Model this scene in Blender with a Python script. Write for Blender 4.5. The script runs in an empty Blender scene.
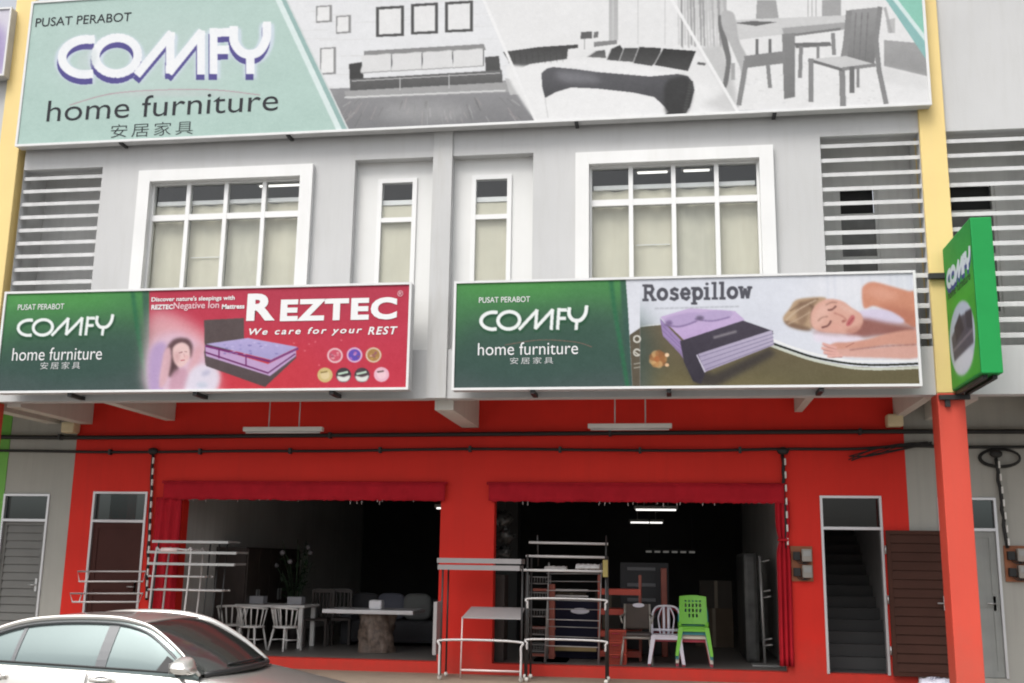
import bpy, bmesh, math, random
import numpy as np
from mathutils import Vector, Matrix
random.seed(7)
rad = math.radians
EXPOSURE = .75
scene = bpy.context.scene
COL = scene.collection

# ------------------------------------------------------------------ camera model (also used to measure planes of the place)
F = 1066.0
PITCH, YAW, ROLL = rad(11.677), rad(8.595), rad(.866)
CAM = np.array([3.167, -14.101, 1.95])
def _rot():
    cy, sy = math.cos(YAW), math.sin(YAW); cp, sp = math.cos(PITCH), math.sin(PITCH)
    fwd = np.array([-sy*cp, cy*cp, sp]); right = np.array([cy, sy, 0.0]); up = np.cross(right, fwd)
    cr, sr = math.cos(ROLL), math.sin(ROLL)
    return np.array([cr*right+sr*up, -(-sr*right+cr*up), fwd])
RM = _rot()
def at(x, y, Y):
    """world point on the vertical plane at depth Y that is seen at photo position x, y"""
    r = RM.T @ np.array([(x-512)/F, (y-341.5)/F, 1.0])
    return CAM + r*((Y-CAM[1])/r[1])
def pj(P):
    q = (np.asarray(P, float)-CAM) @ RM.T
    return np.stack([512+F*q[..., 0]/q[..., 2], 341.5+F*q[..., 1]/q[..., 2]], -1)

# ------------------------------------------------------------------ materials
def lin(c):
    c = np.asarray(c, float)/255.0
    return np.where(c <= .04045, c/12.92, ((c+.055)/1.055)**2.4)
MATS = {}
def mat(name, col, rough=.6, metal=0.0, var=.10, scale=3.0, bump=0.0, bscale=40.0, streak=0.0, emit=None, estr=0.0, coat=0.0, spec=.5, stain=None, zstretch=.2, dirt=None):
    """procedural paint: base colour broken up by noise, optional vertical run-off streaks and fine bump"""
    if name in MATS: return MATS[name]
    m = bpy.data.materials.new(name); m.use_nodes = True
    nt = m.node_tree; N, L = nt.nodes, nt.links
    b = N['Principled BSDF']
    b.inputs['Roughness'].default_value = rough
    b.inputs['Metallic'].default_value = metal
    b.inputs['Specular IOR Level'].default_value = spec
    b.inputs['Coat Weight'].default_value = coat
    tc = N.new('ShaderNodeTexCoord')
    geo = N.new('ShaderNodeNewGeometry')
    nz = N.new('ShaderNodeTexNoise'); nz.inputs['Scale'].default_value = scale; nz.inputs['Detail'].default_value = 5
    L.new(geo.outputs['Position'], nz.inputs['Vector'])
    ramp = N.new('ShaderNodeMapRange'); ramp.inputs['From Min'].default_value = .3; ramp.inputs['From Max'].default_value = .7
    ramp.inputs['To Min'].default_value = 1-var; ramp.inputs['To Max'].default_value = 1+var*.6
    L.new(nz.outputs['Fac'], ramp.inputs['Value'])
    mul = N.new('ShaderNodeVectorMath'); mul.operation = 'SCALE'
    mul.inputs[0].default_value = tuple(col[:3])
    L.new(ramp.outputs['Result'], mul.inputs['Scale'])
    out = mul.outputs['Vector']
    if streak > 0:
        mp = N.new('ShaderNodeMapping'); mp.inputs['Scale'].default_value = (5, 5, zstretch)
        L.new(geo.outputs['Position'], mp.inputs['Vector'])
        n2 = N.new('ShaderNodeTexNoise'); n2.inputs['Scale'].default_value = 1.6; n2.inputs['Detail'].default_value = 6; n2.inputs['Roughness'].default_value = .65
        L.new(mp.outputs['Vector'], n2.inputs['Vector'])
        r2 = N.new('ShaderNodeMapRange'); r2.inputs['From Min'].default_value = .48; r2.inputs['From Max'].default_value = .78
        r2.inputs['To Min'].default_value = 0; r2.inputs['To Max'].default_value = streak
        L.new(n2.outputs['Fac'], r2.inputs['Value'])
        mx = N.new('ShaderNodeMix'); mx.data_type = 'RGBA'
        L.new(r2.outputs['Result'], mx.inputs['Factor'])
        L.new(out, mx.inputs['A'])
        sc = stain if stain else tuple(c*.45 for c in col[:3])
        mx.inputs['B'].default_value = (*sc, 1)
        out = mx.outputs['Result']
    if dirt:                                   # splashed dirt up to a height: (lowest, highest, colour, strength)
        sp = N.new('ShaderNodeSeparateXYZ'); L.new(geo.outputs['Position'], sp.inputs[0])
        n4 = N.new('ShaderNodeTexNoise'); n4.inputs['Scale'].default_value = 4.5; n4.inputs['Detail'].default_value = 7; n4.inputs['Roughness'].default_value = .7
        L.new(geo.outputs['Position'], n4.inputs['Vector'])
        ad = N.new('ShaderNodeMath'); ad.operation = 'MULTIPLY_ADD'; ad.inputs[1].default_value = -(dirt[1]-dirt[0])*1.2
        L.new(n4.outputs['Fac'], ad.inputs[0]); ad.inputs[2].default_value = 0
        su = N.new('ShaderNodeMath'); su.operation = 'ADD'; L.new(sp.outputs['Z'], su.inputs[0]); L.new(ad.outputs[0], su.inputs[1])
        r4 = N.new('ShaderNodeMapRange'); r4.inputs['From Min'].default_value = dirt[0]-(dirt[1]-dirt[0])*.6; r4.inputs['From Max'].default_value = dirt[0]+(dirt[1]-dirt[0])*.4
        r4.inputs['To Min'].default_value = dirt[3]; r4.inputs['To Max'].default_value = 0
        L.new(su.outputs[0], r4.inputs['Value'])
        m4 = N.new('ShaderNodeMix'); m4.data_type = 'RGBA'; L.new(r4.outputs['Result'], m4.inputs['Factor']); L.new(out, m4.inputs['A']); m4.inputs['B'].default_value = (*dirt[2], 1)
        out = m4.outputs['Result']
    L.new(out, b.inputs['Base Color'])
    if bump > 0:
        n3 = N.new('ShaderNodeTexNoise'); n3.inputs['Scale'].default_value = bscale; n3.inputs['Detail'].default_value = 4
        L.new(geo.outputs['Position'], n3.inputs['Vector'])
        bp = N.new('ShaderNodeBump'); bp.inputs['Strength'].default_value = bump; bp.inputs['Distance'].default_value = .02
        L.new(n3.outputs['Fac'], bp.inputs['Height']); L.new(bp.outputs['Normal'], b.inputs['Normal'])
    if emit:
        b.inputs['Emission Color'].default_value = (*emit, 1); b.inputs['Emission Strength'].default_value = estr
    MATS[name] = m
    return m
def print_mat(name, attr='print', rough=.35):
    m = bpy.data.materials.new(name); m.use_nodes = True
    N, L = m.node_tree.nodes, m.node_tree.links
    a = N.new('ShaderNodeAttribute'); a.attribute_name = attr
    b = N['Principled BSDF']; b.inputs['Roughness'].default_value = rough; b.inputs['Specular IOR Level'].default_value = .12
    L.new(a.outputs['Color'], b.inputs['Base Color'])
    return m
def glass_mat(name, tint=(.9, .93, .92), ior=1.45, rough=.02):
    """thin window glass: a clear pane that mirrors by fresnel"""
    m = bpy.data.materials.new(name); m.use_nodes = True
    N, L = m.node_tree.nodes, m.node_tree.links
    for n in list(N):
        if n.type != 'OUTPUT_MATERIAL': N.remove(n)
    o = [n for n in N if n.type == 'OUTPUT_MATERIAL'][0]
    t = N.new('ShaderNodeBsdfTransparent'); t.inputs['Color'].default_value = (*tint, 1)
    g = N.new('ShaderNodeBsdfGlossy'); g.inputs['Roughness'].default_value = rough
    fr = N.new('ShaderNodeFresnel'); ge = N.new('ShaderNodeNewGeometry'); mr = N.new('ShaderNodeMapRange')
    mr.inputs['To Min'].default_value = ior; mr.inputs['To Max'].default_value = 1/ior      # the same reflection from both faces of a thin pane
    L.new(ge.outputs['Backfacing'], mr.inputs['Value']); L.new(mr.outputs['Result'], fr.inputs['IOR'])
    mx = N.new('ShaderNodeMixShader')
    L.new(fr.outputs['Fac'], mx.inputs['Fac']); L.new(t.outputs['BSDF'], mx.inputs[1]); L.new(g.outputs['BSDF'], mx.inputs[2])
    L.new(mx.outputs['Shader'], o.inputs['Surface'])
    return m

# ------------------------------------------------------------------ mesh builder
class MB:
    def __init__(s): s.v = []; s.f = []; s.smooth = []
    def add(s, vs, fs, smooth=False):
        o = len(s.v); s.v += [tuple(map(float, p)) for p in vs]
        for f in fs: s.f.append(tuple(i+o for i in f)); s.smooth.append(smooth)
        return s
    def box(s, x0, x1, y0, y1, z0, z1, bev=0.0):
        x0, x1 = min(x0, x1), max(x0, x1); y0, y1 = min(y0, y1), max(y0, y1); z0, z1 = min(z0, z1), max(z0, z1)
        if bev > 0:
            bm = bmesh.new(); bmesh.ops.create_cube(bm, size=1.0)
            for v in bm.verts: v.co = ((x0+x1)/2+v.co.x*(x1-x0), (y0+y1)/2+v.co.y*(y1-y0), (z0+z1)/2+v.co.z*(z1-z0))
            bmesh.ops.bevel(bm, geom=bm.edges[:], offset=min(bev, .45*min(x1-x0, y1-y0, z1-z0)), segments=2, affect='EDGES', profile=.6)
            bm.verts.index_update()
            s.add([v.co for v in bm.verts], [[v.index for v in f.verts] for f in bm.faces]); bm.free(); return s
        vs = [(x, y, z) for x in (x0, x1) for y in (y0, y1) for z in (z0, z1)]
        return s.add(vs, [(0, 1, 3, 2), (4, 6, 7, 5), (0, 4, 5, 1), (2, 3, 7, 6), (0, 2, 6, 4), (1, 5, 7, 3)])
    def obox(s, c, size, M):
        """box of a size about c, turned by a 3x3 matrix"""
        vs = []
        for x in (-.5, .5):
            for y in (-.5, .5):
                for z in (-.5, .5): vs.append(tuple(Vector(c)+M @ Vector((x*size[0], y*size[1], z*size[2]))))
        return s.add(vs, [(0, 1, 3, 2), (4, 6, 7, 5), (0, 4, 5, 1), (2, 3, 7, 6), (0, 2, 6, 4), (1, 5, 7, 3)])
    def tube(s, pts, r, seg=8, closed=False, flat=1.0, up=None):
        pts = [Vector(p) for p in pts]; n = len(pts); rings = []
        rr = r if isinstance(r, (list, tuple)) else [r]*n
        prev = None
        for i, p in enumerate(pts):
            if closed: d = pts[(i+1) % n]-pts[i-1]
            else: d = pts[min(i+1, n-1)]-pts[max(i-1, 0)]
            d.normalize()
            if prev is None:
                a = Vector(up) if up else (Vector((0, 0, 1)) if abs(d.z) < .9 else Vector((1, 0, 0)))
            else: a = prev
            a = (a-d*a.dot(d)); a.normalize(); b = d.cross(a); prev = a
            rings.append([p+a*math.cos(2*math.pi*k/seg)*rr[i]+b*math.sin(2*math.pi*k/seg)*rr[i]*flat for k in range(seg)])
        vs = [v for ring in rings for v in ring]; fs = []
        for i in range(n if closed else n-1):
            j = (i+1) % n
            for k in range(seg):
                fs.append((i*seg+k, i*seg+(k+1) % seg, j*seg+(k+1) % seg, j*seg+k))
        if not closed: fs += [tuple(range(seg))[::-1], tuple((n-1)*seg+k for k in range(seg))]
        return s.add(vs, fs, True)
    def bar(s, a, b, r, seg=8): return s.tube([a, b], r, seg)
    def prism(s, poly, y0, y1, axis='y'):
        """outline in (x, z) given thickness along y (or in (y, z) along x)"""
        n = len(poly)
        if axis == 'y': A = [(p[0], y0, p[1]) for p in poly]; B = [(p[0], y1, p[1]) for p in poly]
        elif axis == 'x': A = [(y0, p[0], p[1]) for p in poly]; B = [(y1, p[0], p[1]) for p in poly]
        else: A = [(p[0], p[1], y0) for p in poly]; B = [(p[0], p[1], y1) for p in poly]
        fs = [tuple(range(n)), tuple(range(2*n-1, n-1, -1))]+[(i, i+n, (i+1) % n+n, (i+1) % n) for i in range(n)]
        return s.add(A+B, fs)
    def lathe(s, prof, c=(0, 0, 0), seg=20, smooth=True):
        vs = []; n = len(prof)
        for r, z in prof:
            for k in range(seg):
                a = 2*math.pi*k/seg; vs.append((c[0]+r*math.cos(a), c[1]+r*math.sin(a), c[2]+z))
        fs = [(i*seg+k, i*seg+(k+1) % seg, (i+1)*seg+(k+1) % seg, (i+1)*seg+k) for i in range(n-1) for k in range(seg)]
        fs += [tuple(range(seg))[::-1], tuple((n-1)*seg+k for k in range(seg))]
        return s.add(vs, fs, smooth)
    def ellipsoid(s, c, r, seg=16, ring=10):
        vs = []; fs = []
        for i in range(ring+1):
            t = math.pi*i/ring
            for k in range(seg):
                a = 2*math.pi*k/seg
                vs.append((c[0]+r[0]*math.sin(t)*math.cos(a), c[1]+r[1]*math.sin(t)*math.sin(a), c[2]-r[2]*math.cos(t)))
        for i in range(ring):
            for k in range(seg): fs.append((i*seg+k, i*seg+(k+1) % seg, (i+1)*seg+(k+1) % seg, (i+1)*seg+k))
        return s.add(vs, fs, True)
    def wall(s, x0, x1, z0, z1, y0, y1, holes=()):
        """upright slab in the facade direction with rectangular openings (each with its own reveals)"""
        xs = sorted({x0, x1, *[min(max(h[i], x0), x1) for h in holes for i in (0, 1)]})
        zs = sorted({z0, z1, *[min(max(h[i], z0), z1) for h in holes for i in (2, 3)]})
        full = lambda i, j: (0 <= i < len(xs)-1 and 0 <= j < len(zs)-1 and not any(h[0] < (xs[i]+xs[i+1])/2 < h[1] and h[2] < (zs[j]+zs[j+1])/2 < h[3] for h in holes))
        vs, fs, idx = [], [], {}
        def V(i, j, k):
            if (i, j, k) not in idx:
                idx[(i, j, k)] = len(vs); vs.append((xs[i], (y0, y1)[k], zs[j]))
            return idx[(i, j, k)]
        for i in range(len(xs)-1):
            for j in range(len(zs)-1):
                if not full(i, j): continue
                fs.append((V(i, j, 0), V(i+1, j, 0), V(i+1, j+1, 0), V(i, j+1, 0)))
                fs.append((V(i, j, 1), V(i, j+1, 1), V(i+1, j+1, 1), V(i+1, j, 1)))
                if not full(i-1, j): fs.append((V(i, j, 0), V(i, j+1, 0), V(i, j+1, 1), V(i, j, 1)))
                if not full(i+1, j): fs.append((V(i+1, j, 0), V(i+1, j, 1), V(i+1, j+1, 1), V(i+1, j+1, 0)))
                if not full(i, j-1): fs.append((V(i, j, 0), V(i, j, 1), V(i+1, j, 1), V(i+1, j, 0)))
                if not full(i, j+1): fs.append((V(i, j+1, 0), V(i+1, j+1, 0), V(i+1, j+1, 1), V(i, j+1, 1)))
        return s.add(vs, fs)
    def frame(s, x0, x1, z0, z1, t, y0, y1, bottom=True, tt=None):
        """rectangular frame round x0..x1, z0..z1 (outer), members of width t, butted"""
        x0, x1 = min(x0, x1), max(x0, x1); tt = tt or t
        s.box(x0, x0+t, y0, y1, z0, z1); s.box(x1-t, x1, y0, y1, z0, z1)
        s.box(x0+t, x1-t, y0, y1, z1-tt, z1)
        if bottom: s.box(x0+t, x1-t, y0, y1, z0, z0+t)
        return s
    def build(s, name, material, parent=None, loc=None, bevel=0.0):
        used = sorted({i for f in s.f for i in f}); ix = {u: k for k, u in enumerate(used)}
        s.v = [s.v[u] for u in used]; s.f = [tuple(ix[i] for i in f) for f in s.f]
        me = bpy.data.meshes.new(name)
        org = Vector((0, 0, 0))
        if parent is not None: org = ORG[parent.name]
        elif loc is not None: org = Vector(loc)
        me.from_pydata([(a-org.x, b-org.y, c-org.z) for a, b, c in s.v], [], s.f)
        me.polygons.foreach_set('use_smooth', s.smooth)
        me.materials.append(material)
        bm = bmesh.new(); bm.from_mesh(me); bmesh.ops.recalc_face_normals(bm, faces=bm.faces[:]); bm.to_mesh(me); bm.free()
        me.update()
        o = bpy.data.objects.new(name, me); COL.objects.link(o)
        if parent is not None: o.parent = parent
        elif loc is not None: o.location = loc
        ORG[o.name] = org
        return o
ORG = {}
def tag(o, label=None, cat=None, group=None, kind=None):
    for k, v in (('label', label), ('category', cat), ('group', group), ('kind', kind)):
        if v: o[k] = v
    return o
def thing(name, label, cat, loc=(0, 0, 0), group=None):
    o = bpy.data.objects.new(name, None); COL.objects.link(o)
    o.location = loc; o.empty_display_size = .2; ORG[o.name] = Vector(loc)
    return tag(o, label, cat, group)
def copy_tree(o, parent=None):
    c = o.copy(); COL.objects.link(c); c.parent = parent
    for ch in [x for x in bpy.data.objects if x.parent == o]: copy_tree(ch, c)
    return c
def subsurf(o, n=2):
    m = o.modifiers.new('smooth', 'SUBSURF'); m.levels = n; m.render_levels = n
    return o

# ------------------------------------------------------------------ lettering
def text_geo(body, bold=0.0, shear=0.0, space=1.0, depth=0.0):
    c = bpy.data.curves.new('lettering', 'FONT'); c.body = body; c.offset = bold; c.shear = shear; c.space_character = space
    c.resolution_u = 4
    o = bpy.data.objects.new('lettering', c); COL.objects.link(o)
    bpy.context.view_layer.update()
    me = bpy.data.meshes.new_from_object(o.evaluated_get(bpy.context.evaluated_depsgraph_get()))
    vs = np.array([v.co[:2] for v in me.vertices]); fs = [tuple(p.vertices) for p in me.polygons]
    bpy.data.objects.remove(o); bpy.data.curves.remove(c); bpy.data.meshes.remove(me)
    lo, hi = vs.min(0), vs.max(0)
    return (vs-lo)/(hi-lo), fs
class Words:
    """lines of lettering, each built as its own part"""
    def __init__(s): s.l = []
    def build(s, name, material, root):
        for m in s.l: m.build(name, material, root)
def text_px(mb, body, box, Y, bold=0.0, shear=0.0, space=1.0):
    """flat lettering on the plane at depth Y, measured as x0, top, x1, bottom in the photo"""
    x0, t, x1, b = box; xm = (x0+x1)/2; ym = (t+b)/2
    X0, X1 = at(x0, ym, Y)[0], at(x1, ym, Y)[0]; Z1, Z0 = at(xm, t, Y)[2], at(xm, b, Y)[2]
    vs, fs = text_geo(body, bold, shear, space)
    g = MB().add([(X0+u*(X1-X0), Y, Z0+v*(Z1-Z0)) for u, v in vs], fs)
    mb.l.append(g)
    return mb

# ------------------------------------------------------------------ print painter (what is printed on the sign sheets)
class Canvas:
    def __init__(s, x0, y0, x1, y1, ss, col):
        s.x0, s.y0, s.ss = x0, y0, ss
        s.w, s.h = int((x1-x0)*ss), int((y1-y0)*ss)
        s.a = np.ones((s.h, s.w, 3))*np.asarray(col, float)
    def _mask(s, pts, blur):
        p = (np.asarray(pts, float)-[s.x0, s.y0])*s.ss
        pad = int(blur*s.ss*3)+2
        lo = np.maximum(np.floor(p.min(0)).astype(int)-pad, 0); hi = np.minimum(np.ceil(p.max(0)).astype(int)+pad, [s.w, s.h])
        if (hi <= lo).any(): return None
        yy, xx = np.mgrid[lo[1]:hi[1], lo[0]:hi[0]]; yy = yy+.5; xx = xx+.5
        m = np.zeros(xx.shape, bool); q = np.roll(p, -1, 0)
        for (ax, ay), (bx, by) in zip(p, q):
            if ay == by: continue
            c = ((ay > yy) != (by > yy)) & (xx < (bx-ax)*(yy-ay)/(by-ay)+ax)
            m ^= c
        m = m.astype(float)
        m = s._blur(m, max(blur*s.ss, .6))
        return lo, hi, m
    @staticmethod
    def _blur(m, sg):
        r = int(sg*2.5)+1; k = np.exp(-.5*(np.arange(-r, r+1)/sg)**2); k /= k.sum()
        for ax in (0, 1):
            pd = [(0, 0), (0, 0)]; pd[ax] = (r, r)
            t = np.pad(m, pd, mode='edge')
            m = sum(k[i]*(t[i:i+m.shape[0], :] if ax == 0 else t[:, i:i+m.shape[1]]) for i in range(2*r+1))
        return m
    def poly(s, pts, col, alpha=1.0, blur=.35, col2=None, axis=1):
        """filled outline; col2: a printed blend from col to col2 across the outline"""
        r = s._mask(pts, blur)
        if r is None: return
        lo, hi, m = r; m = (m*alpha)[..., None]
        c = np.asarray(col, float)
        if col2 is not None:
            p = np.asarray(pts, float)[:, axis]
            g = (np.mgrid[lo[1]:hi[1], lo[0]:hi[0]][0 if axis == 1 else 1]+.5)/s.ss+(s.y0 if axis == 1 else s.x0)
            t = np.clip((g-p.min())/max(np.ptp(p), 1e-6), 0, 1)[..., None]
            c = c*(1-t)+np.asarray(col2, float)*t
        v = s.a[lo[1]:hi[1], lo[0]:hi[0]]
        s.a[lo[1]:hi[1], lo[0]:hi[0]] = v*(1-m)+c*m
    def line(s, pts, w, col, alpha=1.0, blur=.3):
        pts = np.asarray(pts, float)
        for a, b in zip(pts[:-1], pts[1:]):
            d = b-a; l = np.hypot(*d)
            if l < 1e-6: continue
            d /= l; n = np.array([-d[1], d[0]])*w/2; e = d*w*.25
            s.poly([a-e+n, b+e+n, b+e-n, a-e-n], col, alpha, blur)
    def curve(s, pts, w, col, alpha=1.0, blur=.3, n=6):
        s.line(spline(pts, n, False), w, col, alpha, blur)
    def blob(s, pts, col, alpha=1.0, blur=.5, **k): s.poly(spline(pts, 6, True), col, alpha, blur, **k)
    def ell(s, cx, cy, rx, ry, col, alpha=1.0, blur=.35, rot=0.0, **k):
        t = np.linspace(0, 2*np.pi, 28, endpoint=False); c, n = math.cos(rot), math.sin(rot)
        s.poly(np.stack([cx+rx*np.cos(t)*c-ry*np.sin(t)*n, cy+rx*np.cos(t)*n+ry*np.sin(t)*c], 1), col, alpha, blur, **k)
    def ring(s, cx, cy, rx, ry, w, col, alpha=1.0, blur=.3, a0=0, a1=360):
        t = np.radians(np.linspace(a0, a1, 28))
        s.line(np.stack([cx+rx*np.cos(t), cy+ry*np.sin(t)], 1), w, col, alpha, blur)
    def sample(s, px, py):
        u = np.clip((px-s.x0)*s.ss-.5, 0, s.w-1.001); v = np.clip((py-s.y0)*s.ss-.5, 0, s.h-1.001)
        i, j = u.astype(int), v.astype(int); fu, fv = (u-i)[..., None], (v-j)[..., None]
        i1, j1 = np.minimum(i+1, s.w-1), np.minimum(j+1, s.h-1)
        return (s.a[j, i]*(1-fu)+s.a[j, i1]*fu)*(1-fv)+(s.a[j1, i]*(1-fu)+s.a[j1, i1]*fu)*fv
def spline(pts, n=6, closed=True):
    p = np.asarray(pts, float); m = len(p); out = []
    for i in range(m if closed else m-1):
        g = (lambda k: p[k % m]) if closed else (lambda k: p[min(max(k, 0), m-1)])
        a, b, c, d = g(i-1), g(i), g(i+1), g(i+2)
        for t in np.linspace(0, 1, n, endpoint=False):
            out.append(.5*((2*b)+(-a+c)*t+(2*a-5*b+4*c-d)*t*t+(-a+3*b-3*c+d)*t**3))
    if not closed: out.append(p[-1])
    return np.array(out)
def print_sheet(name, P0, U, V, nu, nv, canvas, material, parent, mapping=None, gain=.69, kind=None):
    """a vinyl sheet whose points carry the printed colour; P0 corner, U and V its sides"""
    P0, U, V = map(np.asarray, (P0, U, V))
    uu, vv = np.meshgrid(np.linspace(0, 1, nu), np.linspace(0, 1, nv))
    P = P0+uu[..., None]*U+vv[..., None]*V
    if mapping is None: q = pj(P); px, py = q[..., 0], q[..., 1]
    else: px, py = mapping(uu, vv)
    pix = canvas.sample(px, py); rg = np.random.default_rng(len(name)+nu)
    for cell, amp in ((1, 2.2), (3, 2.2), (9, 1.6), (30, 1.6)):           # halftone and print unevenness
        g = rg.normal(0, amp, (nv//cell+2, nu//cell+2)); g = np.repeat(np.repeat(g, cell, 0), cell, 1)[:nv, :nu]
        pix = pix+(Canvas._blur(g, cell*.6) if cell > 1 else g)[..., None]
    c = lin(np.clip(pix, 0, 255))*gain
    P = (P-np.array(ORG[parent.name])).reshape(-1, 3)
    me = bpy.data.meshes.new(name)
    i = np.arange(nu*nv).reshape(nv, nu)
    f = np.stack([i[:-1, :-1], i[:-1, 1:], i[1:, 1:], i[1:, :-1]], -1).reshape(-1)
    nf = len(f)//4
    me.vertices.add(nu*nv); me.vertices.foreach_set('co', P.ravel())
    me.loops.add(nf*4); me.loops.foreach_set('vertex_index', f.astype(np.int32))
    me.polygons.add(nf); me.polygons.foreach_set('loop_start', (np.arange(nf)*4).astype(np.int32))
    me.update(calc_edges=True)
    a = me.color_attributes.new('print', 'FLOAT_COLOR', 'POINT')
    a.data.foreach_set('color', np.concatenate([c.reshape(-1, 3), np.ones((nu*nv, 1))], 1).astype(np.float32).ravel())
    me.materials.append(material)
    o = bpy.data.objects.new(name, me); COL.objects.link(o); o.parent = parent; ORG[o.name] = ORG[parent.name]
    return o
# ------------------------------------------------------------------ paints of the place
M_GREY = mat('grey_wall_paint', (.495, .495, .492), .75, var=.07, scale=.7, bump=.12, bscale=60, streak=.24, stain=(.36, .35, .32), zstretch=.6)
M_PILASTER = mat('pale_pilaster_paint', (.48, .48, .475), .75, var=.06, scale=1.2, bump=.12, bscale=60, streak=.5, stain=(.34, .32, .28), zstretch=.4)
M_WHITE = mat('white_trim_paint', (.68, .68, .67), .55, var=.04, scale=2, streak=.25, stain=(.55, .54, .5))
M_NICHE = mat('white_niche_paint', (.66, .66, .645), .7, var=.04, scale=1.3, bump=.08, streak=.18, stain=(.55, .53, .49))
M_SLAT = mat('white_slat_paint', (.56, .56, .555), .6, var=.10, scale=4, streak=.3)
M_BACK = mat('balcony_grey_paint', (.60, .60, .59), .8, var=.07, scale=1.5, streak=.25)  # even grey of the balcony wall and its window frame
M_BEAM = mat('cream_beam_paint', (.60, .57, .52), .75, var=.05, scale=1.2, streak=.18)
M_RED = mat('red_wall_paint', (.70, .028, .017), .6, var=.07, scale=1.1, bump=.10, bscale=70, streak=.25, stain=(.50, .024, .016), spec=.22, dirt=(.3, .95, (.30, .05, .035), .55))
M_REDLIT = mat('lit_red_column_paint', (.56, .068, .042), .5, var=.05, scale=1.2, bump=.06, streak=.3, stain=(.46, .075, .05), spec=.3, dirt=(.3, 1.2, (.38, .10, .07), .5))  # the wall's red made paler, bright daylight put into the colour
M_YELLOW = mat('pale_yellow_paint', (.74, .56, .225), .6, var=.05, scale=1.5, bump=.06, streak=.20, stain=(.62, .48, .25))
M_GREEN = mat('lime_green_paint', (.15, .42, .06), .6, var=.06, scale=1.2)
M_OLIVE = mat('grey_beige_paint', (.38, .375, .34), .75, var=.06, scale=1.1, bump=.08, streak=.2)
M_ALU = mat('aluminium_frame', (.62, .62, .63), .35, .6, var=.03)
M_WFRAME = mat('white_window_frame', (.70, .70, .69), .4, var=.02)
M_GLASS = glass_mat('window_glass', (.95, .96, .955))
M_DGLASS = glass_mat('tinted_glass', (.30, .33, .33), 1.5)
M_BLIND = mat('cream_blind_cloth', (.61, .575, .47), .9, var=.07, scale=2.5, streak=.35, stain=(.5, .45, .35), zstretch=.5)
M_BLIND2 = mat('pale_blind_cloth', (.66, .635, .54), .9, var=.10, scale=3.5, streak=.5, stain=(.48, .45, .37), zstretch=.6)
M_BLIND3 = mat('greyed_blind_cloth', (.56, .535, .445), .9, var=.10, scale=3, streak=.5, stain=(.42, .40, .34), zstretch=.9)
M_BLINDRAIL = mat('blind_rail', (.72, .72, .72), .5)
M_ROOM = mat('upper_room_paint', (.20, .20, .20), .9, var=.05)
M_DARK = mat('dark_opening', (.02, .02, .02), .8)
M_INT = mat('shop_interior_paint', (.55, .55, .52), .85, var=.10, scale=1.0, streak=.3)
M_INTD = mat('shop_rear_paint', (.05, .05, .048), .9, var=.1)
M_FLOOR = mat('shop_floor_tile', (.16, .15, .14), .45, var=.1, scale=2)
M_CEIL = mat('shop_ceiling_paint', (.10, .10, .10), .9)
M_BROWN = mat('dark_brown_shutter', (.062, .026, .018), .6, var=.12, scale=3, spec=.15)
M_DOORRED = mat('maroon_door_paint', (.060, .022, .018), .6, var=.1, scale=3, spec=.15)
M_DOORGREY = mat('grey_green_door_paint', (.27, .28, .265), .6, var=.12, scale=3, streak=.25)
M_LOUVDOOR = mat('dark_grey_door_paint', (.15, .15, .14), .6, var=.1, scale=3)
M_STEEL = mat('brushed_metal', (.55, .55, .55), .35, .9, var=.05)
M_TERR = mat('concrete_walkway', (.23, .18, .135), .8, var=.10, scale=2.2, bump=.15, bscale=50, streak=0)
M_ASPH = mat('asphalt', (.055, .055, .057), .85, var=.18, scale=1.4, bump=.5, bscale=220)
M_CONC = mat('drain_concrete', (.33, .32, .30), .85, var=.15, scale=2.5, bump=.2)
M_MARK = mat('white_road_paint', (.7, .7, .68), .7, var=.15, scale=6)
M_STAIR = mat('cement_stairs', (.085, .085, .085), .8, var=.1)
M_STWALL = mat('stairwell_paint', (.42, .42, .41), .8, var=.06, streak=.2)
M_ROOF = mat('roof_sheet', (.30, .29, .28), .7, var=.1)

# ------------------------------------------------------------------ ground
WZ, SZ = .30, .46           # level of the covered walkway and of the shop floor
m = MB()
m.add([(-90, -120, 0), (90, -120, 0), (90, 40, 0), (-90, 40, 0)], [(0, 1, 2, 3)])
tag(m.build('road', M_ASPH), kind='structure')
m = MB(); m.add([(-60, -9.5, .004), (60, -9.5, .004), (60, -1.2, .004), (-60, -1.2, .004)], [(0, 1, 2, 3)])
tag(m.build('bounce_forecourt', mat('bounce_concrete', (.30, .29, .27), .85, var=.15, scale=1.5, bump=.3, bscale=120)), kind='structure')  # unseen pale strip, added to bounce daylight up onto the red wall
m = MB(); m.box(-40, 40, -.62, 2.2, -.05, WZ)
tag(m.build('pavement', M_TERR), kind='structure')
m = MB(); m.box(-40, 40, -1.25, -.63, -.04, .10, bev=.02)
tag(m.build('kerb', M_CONC), kind='structure')
m = MB()
for k in range(-6, 7):
    x = 1.3+k*2.6
    m.add([(x, -6.6, .008), (x+.1, -6.6, .008), (x+.1, -1.7, .008), (x, -1.7, .008)], [(0, 1, 2, 3)])
tag(m.build('road_markings', M_MARK), kind='structure')

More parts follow.
